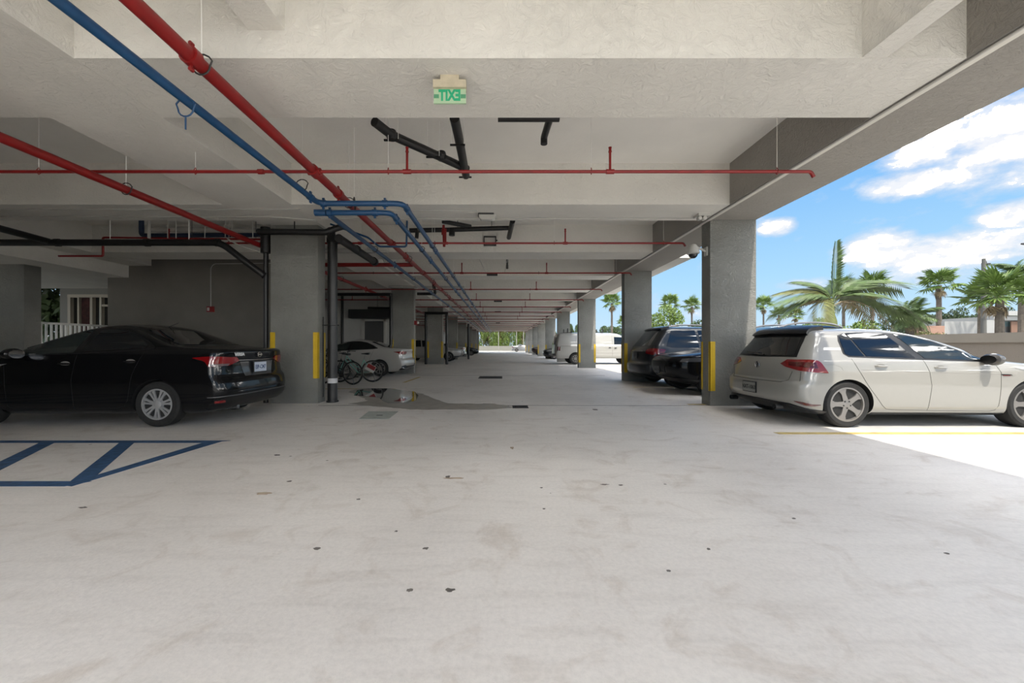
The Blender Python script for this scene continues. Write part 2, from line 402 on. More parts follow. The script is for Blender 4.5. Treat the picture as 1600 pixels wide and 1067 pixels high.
yline(rect(3.75, 9.5, 7.66, 7.76), 'yellow bay line at the foot of the column with the camera dome')
yline(rect(3.75, 9.5, 10.86, 10.92), 'yellow bay line between the dark minivan and the black crossover')
yline(rect(-8.5, -2.9, 10.45, 10.54), 'yellow bay line on the floor in front of the bicycles')
yline([(-3.16, 12.3), (-3.06, 12.3), (-3.00, 14.4), (-3.1, 14.4)], 'short yellow line on the floor beside the bicycles and the white sedan')
M_joint = mat('joint_sealant', (.15, .14, .13), .8)
fl = bpy.data.objects['floor']
def fchild(name, pts, m_, z1=.0025):
    flat(pts, 0, z1).build(name, m_, fl)
fchild('joint', rect(-3.6, 4.1, 7.56, 7.585), M_joint)
fchild('joint', rect(-3.6, 4.1, 15.2, 15.225), M_joint)
fchild('joint', rect(-3.6, 4.1, 27.3, 27.33), M_joint)
M_stain = mat('oil_stain', (.13, .115, .10), .7, noise=(8, .4))
M_stain2 = mat('rust_stain', (.36, .28, .20), .7, noise=(8, .3))
def blobpts(cx, cy, rx, ry, n=18, j=.25, seed=1):
    r = random.Random(seed); out = []
    for k in range(n):
        a = 2*math.pi*k/n; q = 1+r.uniform(-j, j); out.append((cx+rx*q*math.cos(a), cy+ry*q*math.sin(a)))
    return out
for i, (px, py, rx, ry, mm) in enumerate(((495, 857, .018, .014, 0), (665, 857, .016, .012, 0), (703, 922, .020, .014, 0), (619, 830, .01, .008, 0), (712, 747, .09, .02, 1),
        (412, 771, .06, .02, 1), (640, 922, .014, .012, 0), (850, 795, .012, .01, 0), (846, 762, .01, .01, 0), (130, 793, .03, .012, 0), (433, 711, .03, .02, 0),
        (970, 758, .02, .012, 0), (1240, 810, .012, .01, 0), (1107, 858, .012, .01, 0), (452, 752, .02, .015, 0), (945, 757, .03, .01, 0), (1045, 892, .012, .009, 0),
        (800, 700, .02, .05, 1), (930, 640, .05, .08, 0), (1480, 865, .012, .01, 0), (560, 780, .012, .01, 0), (700, 745, .02, .03, 0))):
    d = H*F/(py-540)
    fchild('stain', blobpts(X(px, d), d, rx, ry, 12, .35, i), M_stain2 if mm else M_stain, .0022)
M_wet = mat('damp_concrete', (.33, .305, .265), .34, noise=(5, .2))
wet = []
for px, py in ((545, 631), (600, 636), (640, 640), (700, 640.5), (760, 640), (800, 637.5), (790, 633), (760, 630), (740, 631), (700, 630), (675, 622), (660, 615), (640, 612), (600, 606.5), (560, 607), (545, 612), (560, 618), (575, 626)):
    d = H*F/(py-540); wet.append((X(px, d), d))
wr = random.Random(3); w2_ = []
for (a0, b0), (a1, b1) in zip(wet, wet[1:]+wet[:1]):
    for q in range(5): w2_.append((a0+(a1-a0)*q/5+wr.uniform(-.03, .03), b0+(b1-b0)*q/5+wr.uniform(-.03, .03)))
wet = w2_
fchild('damp_patch', wet, M_wet, .003)
pud = []
for px, py in ((553, 618), (558, 610), (575, 607), (610, 607), (628, 609.5), (648, 612), (654, 618), (650, 626), (636, 630), (606, 630), (597, 626), (592, 621)):
    d = H*F/(py-540); pud.append((X(px, d), d))
MB().prism(pud, 'z', .0025, .0055).build('puddle', mat('still_water', (.055, .052, .046), .02, spec=1.0, coat=1.0), label='shallow rain puddle on the floor in front of the bicycles', cat='puddle')
def drain(px0, px1, py0, py1, label, nb):
    d0 = H*F/(py1-540); d1 = H*F/(py0-540); x0 = X(px0, d0); x1 = X(px1, d0); d1 = max(d1, d0+.3)
    o = empty('floor_drain', ((x0+x1)/2, d0, 0), 0, label, 'drain')
    w = (x1-x0)/2; dp = d1-d0
    MB().box(-w, w, 0, dp, .001, .004).build('pit_shade', M_well, o)  # thin near-black sheet standing in for the shade below the grate
    f = MB(); f.box(-w, w, 0, .03, 0, .008); f.box(-w, w, dp-.03, dp, 0, .008); f.box(-w, -w+.03, 0, dp, 0, .008); f.box(w-.03, w, 0, dp, 0, .008); f.build('frame', M_dgrey, o)
    g = MB()
    for k in range(nb):
        x = -w+.03+(2*w-.06)*(k+.5)/nb; g.box(x-.008, x+.008, .02, dp-.02, .002, .007)
    g.build('grate', M_dgrey, o)
drain(747, 785, 588, 591.5, 'long iron floor drain in the middle of the aisle', 20)
drain(801, 826, 635, 637.8, 'small iron floor drain at the end of the damp trail', 8)
hc = MB().prism([(-2.28, 6.16), (-1.80, 6.16), (-1.84, 6.87), (-2.37, 6.87)], 'z', 0, .006).build('access_cover', mat('weathered_cover', (.36, .38, .34), .7, noise=(7, .15)), label='square grey-green access cover flush in the floor near the puddle', cat='cover')
MB().box(-2.1, -2.0, 6.45, 6.5, .006, .009).build('lift_slot', M_dgrey, hc)
# ------------------------------------------------------------------ vehicles
def pchip(xs, ys):
    n = len(xs); h = [xs[i+1]-xs[i] for i in range(n-1)]; dl = [(ys[i+1]-ys[i])/h[i] for i in range(n-1)]
    m_ = [dl[0]]+[0 if dl[i-1]*dl[i] <= 0 else (2*dl[i-1]*dl[i]/(dl[i-1]+dl[i])) for i in range(1, n-1)]+[dl[-1]]
    def f(x):
        if x <= xs[0]: return ys[0]
        if x >= xs[-1]: return ys[-1]
        i = 0
        while x > xs[i+1]: i += 1
        t = (x-xs[i])/h[i]
        return ys[i]*(1+2*t)*(1-t)**2+h[i]*m_[i]*t*(1-t)**2+ys[i+1]*t*t*(3-2*t)+h[i]*m_[i+1]*t*t*(t-1)
    return f
def resample(p, n):
    p = [Vector((a, b)) for a, b in p]
    if len(p) == 1: return [p[0]]*(n+1)
    L = [0]
    for i in range(len(p)-1): L.append(L[-1]+(p[i+1]-p[i]).length)
    out = []
    for k in range(n+1):
        s = L[-1]*k/n; i = 0
        while i < len(p)-2 and s > L[i+1]: i += 1
        q = (s-L[i])/max(L[i+1]-L[i], 1e-9); out.append(p[i].lerp(p[i+1], min(q, 1)))
    return out
class Shape:
    """a car body as horizontal slices: rear and front ends, half width at each height"""
    def __init__(s, tab, rr=.42, rf=.5, n=2.7, zbelt=1.0, gr=.30):
        z = [t[0] for t in tab]; s.z = z; s.xr = pchip(z, [t[1] for t in tab]); s.xf = pchip(z, [t[2] for t in tab]); s.W = pchip(z, [t[3] for t in tab])
        s.rr, s.rf, s.n, s.zb, s.gr = rr, rf, n, zbelt, gr
    def R(s, z, end):
        r = s.rr if end == 'r' else s.rf
        t = min(max((z-s.zb)/.12, 0), 1); r = r*(1-t)+s.gr*t
        return max(min(r, (s.xf(z)-s.xr(z))*.45), .002)
    def y(s, x, z):
        W = s.W(z); n = s.n
        for end in 'rf':
            R = s.R(z, end); d = (x-s.xr(z)) if end == 'r' else (s.xf(z)-x)
            if d < R:
                q = min(max(1-d/R, 0), 1); W = W*(max(1-q**n, 0))**(1/n)
        return W
    def end(s, y, z, end):
        R = s.R(z, end); W = max(s.W(z), .001); q = min(abs(y)/W, 1); d = R*(1-(max(1-q**s.n, 0))**(1/s.n))
        return s.xr(z)+d if end == 'r' else s.xf(z)-d
    def ring(s, q, z, end):
        """q 0..1 runs from the centre of the end round the corner, beyond 1 along the side in metres"""
        R = s.R(z, end); W = s.W(z)
        if q <= 1:
            th = q*math.pi/2; sn = math.sin(th); yy = math.copysign(W*abs(sn)**(2/s.n), sn); d = R*(1-max(math.cos(th), 0)**(2/s.n))
        else: yy = W; d = R+(q-1)
        return (s.xr(z)+d if end == 'r' else s.xf(z)-d), yy
    def body(s, nz=64, nq=9, ns=30):
        zs = [s.z[0]+(s.z[-1]-s.z[0])*k/600 for k in range(601)]; L = [0]
        for a, b in zip(zs, zs[1:]): L.append(L[-1]+math.sqrt((b-a)**2*2.5+(s.xr(b)-s.xr(a))**2*.6+(s.xf(b)-s.xf(a))**2*.6+(s.W(b)-s.W(a))**2*.8))
        rows = []; j = 0
        for k in range(nz+1):
            t = L[-1]*k/nz
            while j < 599 and L[j+1] < t: j += 1
            rows.append(zs[j] if k < nz else zs[-1])
        rows = sorted(set(rows)); vs = []; cnt = None
        for z in rows:
            half = []
            for k in range(nq+1): x, yy = s.ring(k/nq, z, 'r'); half.append((x, yy))
            xa = half[-1][0]; fr = [s.ring(k/nq, z, 'f') for k in range(nq, -1, -1)]; xb = fr[0][0]
            for k in range(1, ns): half.append((xa+(xb-xa)*k/ns, s.W(z)))
            half += fr; full = half+[(x, -yy) for x, yy in half[-2:0:-1]]; cnt = len(full)
            vs += [(x, yy, z) for x, yy in full]
        fs = [(i*cnt+k, i*cnt+(k+1) % cnt, (i+1)*cnt+(k+1) % cnt, (i+1)*cnt+k) for i in range(len(rows)-1) for k in range(cnt)]
        m_ = MB().add(vs, fs); m_.add([], [tuple(range(cnt))[::-1], tuple(range((len(rows)-1)*cnt, len(rows)*cnt))]) if False else None
        m_.f += [tuple(range(cnt))[::-1], tuple(range((len(rows)-1)*cnt, len(rows)*cnt))]; m_.mi += [0, 0]
        return m_
    def maps(s, kind, sy=1):
        if kind == 'side': return lambda u, v: Vector((u, sy*s.y(u, v), v))
        if kind == 'rear': return lambda u, v: Vector((s.end(u, v, 'r'), u, v))
        if kind == 'front': return lambda u, v: Vector((s.end(u, v, 'f'), u, v))
        if kind == 'rring': return lambda u, v: Vector((s.ring(u, v, 'r')[0], sy*s.ring(u, v, 'r')[1], v))
        if kind == 'fring': return lambda u, v: Vector((s.ring(u, v, 'f')[0], sy*s.ring(u, v, 'f')[1], v))
def surf_point(mp, u, v, off, ctr):
    e = 2e-3; p = mp(u, v); a = mp(u+e, v)-mp(u-e, v); b = mp(u, v+e)-mp(u, v-e); n = a.cross(b)
    if n.length < 1e-12: n = p-ctr
    n.normalize()
    if n.dot(p-ctr) < 0: n = -n
    return p+n*off, n
def patch(name, mp, A, B, off, m_, parent, ctr, nx=14, nz=5, back=.012, **t):
    """a thin panel lying on the body between the outlines A (top) and B (bottom)"""
    A = resample(A, nx); B = resample(B, nx); g = []; h = []
    for j in range(nz+1):
        for i in range(nx+1):
            q = B[i].lerp(A[i], j/nz); p, n = surf_point(mp, q.x, q.y, off, ctr); g.append(p); h.append(p-n*back)
    w = nx+1; N_ = len(g); f = []
    for j in range(nz):
        for i in range(nx): f.append((j*w+i, j*w+i+1, (j+1)*w+i+1, (j+1)*w+i))
    bd = [i for i in range(w)]+[j*w+nx for j in range(1, nz+1)]+[nz*w+i for i in range(nx-1, -1, -1)]+[j*w for j in range(nz-1, 0, -1)]
    f += [(bd[k], bd[(k+1) % len(bd)], bd[(k+1) % len(bd)]+N_, bd[k]+N_) for k in range(len(bd))]
    mb = MB().add(g+h, f)
    return mb.build(name, m_, parent, smooth=True, angle=50, **t)
def seam(mp, pts, parent, ctr, m_, r=.0045, n=14, off=0, name='panel_gap'):
    P = [surf_point(mp, q.x, q.y, off, ctr)[0] for q in resample(pts, n)]
    return MB().tube(P, r, 6).build(name, m_, parent)

def wheel_meshes(R, rim, w, style, m_rim):
    """tyre, wheel face and shade disc; outer side is -y"""
    hw = w/2
    ty = MB().lathe([(rim-.012, -hw+.03), (rim+.004, -hw+.004), (R-.035, -hw), (R-.008, -hw+.022), (R, -hw+.05), (R, hw-.05), (R-.008, hw-.022), (R-.035, hw), (rim, hw-.01), (rim-.03, hw-.02)], axis='y', seg=44).mesh('tyre', M_rubber, True, 30)
    f = MB(); f.lathe([(rim-.006, hw-.03), (rim-.006, -hw+.012), (rim+.006, -hw+.006), (rim-.018, -hw+.004), (rim-.026, -hw+.03), (rim-.026, hw-.03)], axis='y', seg=40)
    y0 = -hw+.012; y1 = y0+.03
    def spoke(a, ri, wi, ro, wo, bow=0):
        c, q = math.cos(a), math.sin(a); mid = (ri+ro)/2
        wm = min(wi, wo)*.78; m2 = ri+(ro-ri)*.72
        pts = [(ri, -wi), (mid, -wm), (m2, -wm*1.05), (ro, -wo), (ro, wo), (m2, wm*1.05), (mid, wm), (ri, wi)]
        f.prism([(x*c-z*q, x*q+z*c) for x, z in pts], 'y', y0, y1)
    if style == 'five':
        for k in range(5): spoke(math.pi/2+k*2*math.pi/5+.30, .03, .040, rim-.02, .060)
        f.lathe([(0, y0-.004), (.03, y0-.004), (.07, y0+.004), (.078, y1)], axis='y', seg=24)
    elif style == 'cover':
        for k in range(7):
            a = k*2*math.pi/7+.2; spoke(a-.14, .03, .018, rim-.015, .026); spoke(a+.16, .03, .016, rim-.015, .022)
        f.lathe([(0, y0-.006), (.05, y0-.004), (.09, y1-.01)], axis='y', seg=24)
    else:
        for k in range(8): spoke(k*math.pi/4, .03, .022, rim-.02, .03)
        f.lathe([(0, y0-.006), (.045, y0-.006), (.06, y1)], axis='y', seg=20)
    fm = f.mesh('wheel', m_rim, True, 30)
    b = MB().lathe([(0, y1+.035), (rim-.03, y1+.035), (rim-.03, y1+.05), (0, y1+.05)], axis='y', seg=28).mesh('shade_disc', M_well)  # near-black disc, paints the shade seen between the spokes
    bolts = None
    if style == 'five':
        bm_ = MB()
        for k in range(5):
            a = math.pi/2+(k+.5)*2*math.pi/5; bm_.lathe([(0, y0-.008), (.010, y0-.006), (.010, y0+.01)], (.052*math.cos(a), 0, .052*math.sin(a)), 'y', 8)
        bolts = bm_.mesh('wheel_bolts', M_trim)
    return ty, fm, b, bolts
WCACHE = {}
def add_wheels(car, xs, R, rim, w, track, style='multi', m_rim=None):
    key = (R, rim, w, style, (m_rim or M_alum).name)
    if key not in WCACHE: WCACHE[key] = wheel_meshes(R, rim, w, style, m_rim or M_alum)
    ty, fm, b, bolts = WCACHE[key]
    for x in xs:
        for sy in (-1, 1):
            o = bpy.data.objects.new('wheel', fm); COL.objects.link(o); o.parent = car; o.location = (x, sy*track/2, R); o.rotation_euler = (0, 0, 0 if sy < 0 else math.pi)
            for nm, me in (('tyre', ty), ('shade_disc', b), ('wheel_bolts', bolts)):
                if me:
                    c = bpy.data.objects.new(nm, me); COL.objects.link(c); c.parent = o
def car_body(car, sh, m_, wheels, R_arch, zc, wy, nz=64, res=1.0):
    mb = sh.body(int(nz*res), 9 if res >= .9 else 6, int(30*res)); me = mb.mesh('body', [m_, M_well]); o = bpy.data.objects.new('body', me); COL.objects.link(o)
    c = MB(); c.cur = 1
    for x in wheels:
        for sy in (-1, 1):
            a, b = (wy-.30, wy+.25); prof = [(R_arch, min(sy*a, sy*b)), (R_arch, max(sy*a, sy*b))]
            c.lathe(prof, (x, 0, zc), 'y', 40 if res >= .9 else 24)
    cm = c.mesh('cut', [m_, M_well]); co = bpy.data.objects.new('cut', cm); COL.objects.link(co)
    md = o.modifiers.new('arches', 'BOOLEAN'); md.operation = 'DIFFERENCE'; md.object = co; md.solver = 'EXACT'
    dg = bpy.context.evaluated_depsgraph_get(); nm = bpy.data.meshes.new_from_object(o.evaluated_get(dg))
    o.modifiers.clear(); o.data = nm; nm.name = 'body'; bpy.data.objects.remove(co)
    nm.polygons.foreach_set('use_smooth', [True]*len(nm.polygons)); nm.set_sharp_from_angle(angle=math.radians(42))
    o.parent = car
    return o
def mirror_part(car, x, y, z, sy, m_, m_g=None, s=1.0, fwd=1):
    mb = MB(); n = 16; vs = []
    prof = [(.0, -.09), (.055, -.085), (.085, -.05), (.09, .0), (.075, .05), (.035, .08), (0, .085)]
    mb.lathe(prof, (0, 0, 0), 'x', n)
    mb.v = [((a*.85)*s, (b*1.35)*s, (c*.95)*s) for a, b, c in mb.v]
    mb.box(-.02*s, .05*s, -sy*.19*s, -sy*.06*s, -.06*s, -.02*s)
    o = mb.build('mirror', m_, car, smooth=True); o.location = (x, y, z)
    g = MB().lathe([(0, -.004), (.07*s, -.004), (.07*s, .002)], (-.079*s, 0, 0), 'x', 18).build('mirror_glass', M_chrome if m_g is None else m_g, o, smooth=True)
    g.scale = (1, 1.35, .85)
    return o
def handles(car, sh, pts, sy, m_, ctr, L=.17):
    for x, z in pts:
        p, n = surf_point(sh.maps('side', sy), x, z, .012, ctr)
        q, _ = surf_point(sh.maps('side', sy), x, z, .002, ctr)
        a = MB().lathe([(0, 0), (.055, .001), (.06, .004), (.0, .006)], (0, 0, 0), 'y', 16)
        a.v = [(c[0]*1.25, c[1], c[2]*.62) for c in a.v]
        o = a.build('handle_recess', M_grey if False else M_dgrey if m_ is M_trim else mat('handle_recess', (.17, .165, .15), .4), car); o.location = q; o.rotation_euler = (0, 0, 0 if sy < 0 else math.pi)
        b = MB().tube([(-L/2, .01, .004), (-L/2+.02, -.012, .004), (0, -.018, 0), (L/2-.02, -.012, 0), (L/2, .01, 0)], [.008, .013, .014, .013, .008], 8)
        o = b.build('door_handle', m_, car, smooth=True); o.location = p; o.rotation_euler = (0, 0, 0 if sy < 0 else math.pi)
def plate(car, x, y, z, txt, back, ink, rot_z=-math.pi/2, w=.31, h=.155, tilt=0.0, sub=None):
    p = empty('license_plate', (x, y, z)); p.parent = car; p.rotation_euler = (tilt, 0, rot_z)
    MB().box(-w/2-.012, w/2+.012, -.004, .012, -h/2-.012, h/2+.012).build('plate_frame', M_trim, p)
    MB().box(-w/2, w/2, -.008, .0, -h/2, h/2).build('plate_face', back, p)
    text_obj('plate_number', txt, .092, ink, p, (0, -.0095, -.004), (math.pi/2, 0, 0), bold=.0015, sx=.82)
    if sub: text_obj('plate_text', sub, .028, ink, p, (0, -.0095, .058), (math.pi/2, 0, 0)); text_obj('plate_text', sub[::-1].title(), .02, ink, p, (0, -.0095, -.062), (math.pi/2, 0, 0)) if False else None
    return p

def paint(name, col, rough=.28, metal=0.0): return mat(name, col, rough, metal, coat=1.0)
P_white = paint('white_car_paint', (.25, .242, .22)); P_white2 = paint('pearl_car_paint', (.32, .31, .29)); P_black = mat('black_car_paint', (.004, .004, .0045), .2, coat=.35, spec=.15)
P_dgrey = mat('slate_car_paint', (.014, .0155, .0175), .3, .3, coat=.5); P_silver = paint('silver_car_paint', (.25, .255, .26), .3, .6); P_van = paint('van_paint', (.36, .35, .32)); P_brown = paint('brown_car_paint', (.04, .014, .008), .3)

# ---- white hatchback
G = [(.17, .34, 3.90, .76), (.21, .20, 4.04, .84), (.30, .05, 4.19, .885), (.44, .0, 4.25, .897), (.58, .005, 4.26, .90), (.635, .02, 4.255, .90), (.66, .065, 4.24, .899), (.80, .085, 4.14, .895),
     (.86, .10, 3.98, .888), (.91, .115, 3.72, .880), (.95, .13, 3.40, .868), (.985, .145, 3.12, .852), (1.02, .165, 2.97, .835), (1.10, .215, 2.77, .795), (1.17, .26, 2.60, .765), (1.25, .315, 2.38, .725), (1.33, .36, 2.12, .68),
     (1.38, .39, 1.90, .635), (1.415, .44, 1.72, .57), (1.437, .56, 1.50, .47), (1.45, .75, 1.28, .33), (1.457, .95, 1.05, .03)]
shG = Shape(G, rr=.27, rf=.55, n=2.9, zbelt=1.0, gr=.24)
cG = Vector((2.1, 0, .7))
golf = empty('hatchback', (4.17, 6.385, 0), 0, 'white five-door hatchback with five-spoke wheels beside the column', 'car')
car_body(golf, shG, P_white, (.80, 3.43), .362, .335, .90, nz=80)
add_wheels(golf, (.80, 3.43), .335, .243, .235, 1.76-.235, 'five', M_alum)
for sy in (-1, 1):
    sd_ = shG.maps('side', sy)
    top = [(.79, 1.25), (.82, 1.33), (.93, 1.365), (1.2, 1.375), (1.55, 1.37), (1.85, 1.335), (2.15, 1.255), (2.5, 1.11), (2.86, .955)]
    bot = [(.79, 1.06), (.83, 1.015), (1.2, 1.0), (1.85, .975), (2.87, .945)]
    patch('window_surround', sd_, top, bot, .004, M_trim, golf, cG, 26, 6)
    patch('side_window', sd_, [(.815, 1.24), (.84, 1.32), (.935, 1.355)], [(.815, 1.06), (.86, 1.03), (1.075, 1.025)], .008, M_glass, golf, cG, 8, 5)
    patch('side_window', sd_, [(.96, 1.358), (1.2, 1.362), (1.52, 1.355)], [(1.105, 1.025), (1.80, 1.0)], .008, M_glass, golf, cG, 12, 6)
    patch('side_window', sd_, [(1.66, 1.345), (1.86, 1.315), (2.15, 1.235), (2.48, 1.095), (2.78, .975)], [(1.93, .995), (2.79, .965)], .008, M_glass2, golf, cG, 18, 6)
    M_gap = mat('panel_gap', (.07, .067, .06), .8)
    seam(sd_, [(.88, .99), (.92, .88), (1.08, .60), (1.30, .31), (1.36, .265), (1.95, .25), (2.9, .235), (2.95, .30), (2.97, .55), (2.98, .80), (2.90, .93)], golf, cG, M_gap, .0035, 40)
    seam(sd_, [(1.90, .97), (1.96, .80), (1.985, .60), (1.96, .42), (1.945, .25)], golf, cG, M_gap, .0035, 16)
    seam(sd_, [(1.0, .835), (2.0, .80), (3.05, .775)], golf, cG, mat('crease', (.24, .232, .21), .4), .003, 24)
    seam(sd_, [(.47, .905), (.62, .905), (.70, .87), (.72, .83), (.66, .81), (.52, .815), (.46, .86), (.47, .905)], golf, cG, mat('fuel_flap_gap', (.22, .21, .19), .6), .002, 30, name='fuel_flap')
    patch('side_skirt', sd_, [(1.17, .215), (3.08, .205)], [(1.17, .178), (3.08, .172)], .006, M_trim, golf, cG, 20, 2)
    handles(golf, shG, ((1.27, .885), (2.12, .865)), sy, P_white, cG)
    patch('side_badge', sd_, [(2.97, .775), (3.11, .77)], [(3.0, .757), (3.14, .755)], .006, M_trim, golf, cG, 6, 1, .006)
    patch('side_badge', sd_, [(3.0, .757), (3.10, .755)], [(3.0, .750), (3.10, .748)], .008, M_tail, golf, cG, 6, 1, .006)
    patch('tail_light', shG.maps('rring', sy), [(.37, .97), (.80, .975), (.98, .965), (1.03, .93), (1.15, .795)], [(.27, .905), (.36, .86), (.60, .815), (.9, .80), (1.15, .785)], .010, M_tail, golf, cG, 22, 5, .02)
    patch('tail_light_inner', shG.maps('rring', sy), [(.40, .935), (.95, .935)], [(.42, .88), (1.0, .85)], .013, M_taild, golf, cG, 14, 3, .01)
    patch('reflector', shG.maps('rring', sy), [(.62, .375), (.8, .37), (1.0, .34), (1.10, .335)], [(.62, .370), (.8, .325), (1.0, .31), (1.10, .325)], .006, M_taild, golf, cG, 14, 3, .01)
    for kk in (0,):
        MB().lathe([(.0, -.02), (.034, -.02), (.038, -.05), (.042, -.05), (.042, .06), (0, .06)], (.03, sy*.55, .255), 'x', 20).build('exhaust_tip', M_trim if sy > 0 else M_dgrey, golf, smooth=True)
patch('rear_window_surround', shG.maps('rear'), [(-.57, 1.385), (0, 1.41), (.57, 1.385)], [(-.68, 1.01), (0, 1.0), (.68, 1.01)], .005, M_trim, golf, cG, 22, 8)
patch('rear_window', shG.maps('rear'), [(-.55, 1.30), (0, 1.315), (.55, 1.30)], [(-.64, 1.035), (0, 1.025), (.64, 1.035)], .010, M_glass, golf, cG, 22, 6)
sp = patch('roof_spoiler', shG.maps('rear'), [(-.56, 1.425), (0, 1.44), (.56, 1.425)], [(-.60, 1.335), (0, 1.355), (.60, 1.335)], .055, M_trim, golf, cG, 22, 4, .06)
MB().tube([(.15, -.03, 1.05), (.12, .0, 1.06), (.15, .33, 1.075)], [.014, .014, .006], 8).build('rear_wiper', M_trim, golf, smooth=True)
seam(shG.maps('rear'), [(-.70, .80), (-.66, .66), (-.58, .635), (0, .63), (.58, .635), (.66, .66), (.70, .80)], golf, cG, M_gap, .005, 36)
seam(shG.maps('rring', -1), [(.66, .80), (.66, .66)], golf, cG, M_gap, .004, 4)
patch('rear_diffuser', shG.maps('rring', 1), [(0, .335), (.5, .33), (.8, .28), (1.2, .225)], [(0, .20), (.5, .20), (1.2, .195)], .012, M_trim, golf, cG, 20, 4, .02)
patch('rear_diffuser', shG.maps('rring', -1), [(0, .335), (.5, .33), (.8, .28), (1.2, .225)], [(0, .20), (.5, .20), (1.2, .195)], .012, M_trim, golf, cG, 20, 4, .02)
bd = empty('badge', (.085, 0, .87)); bd.parent = golf; bd.rotation_euler = (0, 0, -math.pi/2)
b_ = MB().tube([(.052*math.cos(a), 0, .052*math.sin(a)) for a in [k*math.pi/12 for k in range(24)]], .006, 6, closed=True)
for pts in (((-.026, .044), (0, .002), (.026, .044)), ((-.047, .018), (-.02, -.042), (0, -.005), (.02, -.042), (.047, .018))):
    b_.tube([(a, -.002, b) for a, b in pts], .005, 5)
b_.build('emblem', M_chrome, bd); MB().lathe([(0, 0), (.05, 0), (.05, .012)], axis='y', seg=24).build('emblem_backing', M_trim, bd)
plate(golf, -.012, .05, .50, 'NXT-1063', mat('plate_white', (.22, .22, .20), .5), M_trim)
mirror_part(golf, 2.78, -.97, .985, -1, mat('mirror_shell_silver', (.10, .097, .094), .2, .4), M_trim, 1.0); mirror_part(golf, 2.78, .97, .985, 1, P_white)
patch('windscreen', shG.maps('front'), [(-.58, 1.375), (0, 1.40), (.58, 1.375)], [(-.74, 1.0), (0, .985), (.74, 1.0)], .005, M_glass2, golf, cG, 20, 8)
for sy in (-1, 1): patch('headlight', shG.maps('fring', sy), [(.55, .78), (1.0, .84), (1.25, .86)], [(.55, .66), (1.0, .68), (1.2, .80)], .008, M_lens, golf, cG, 14, 4)

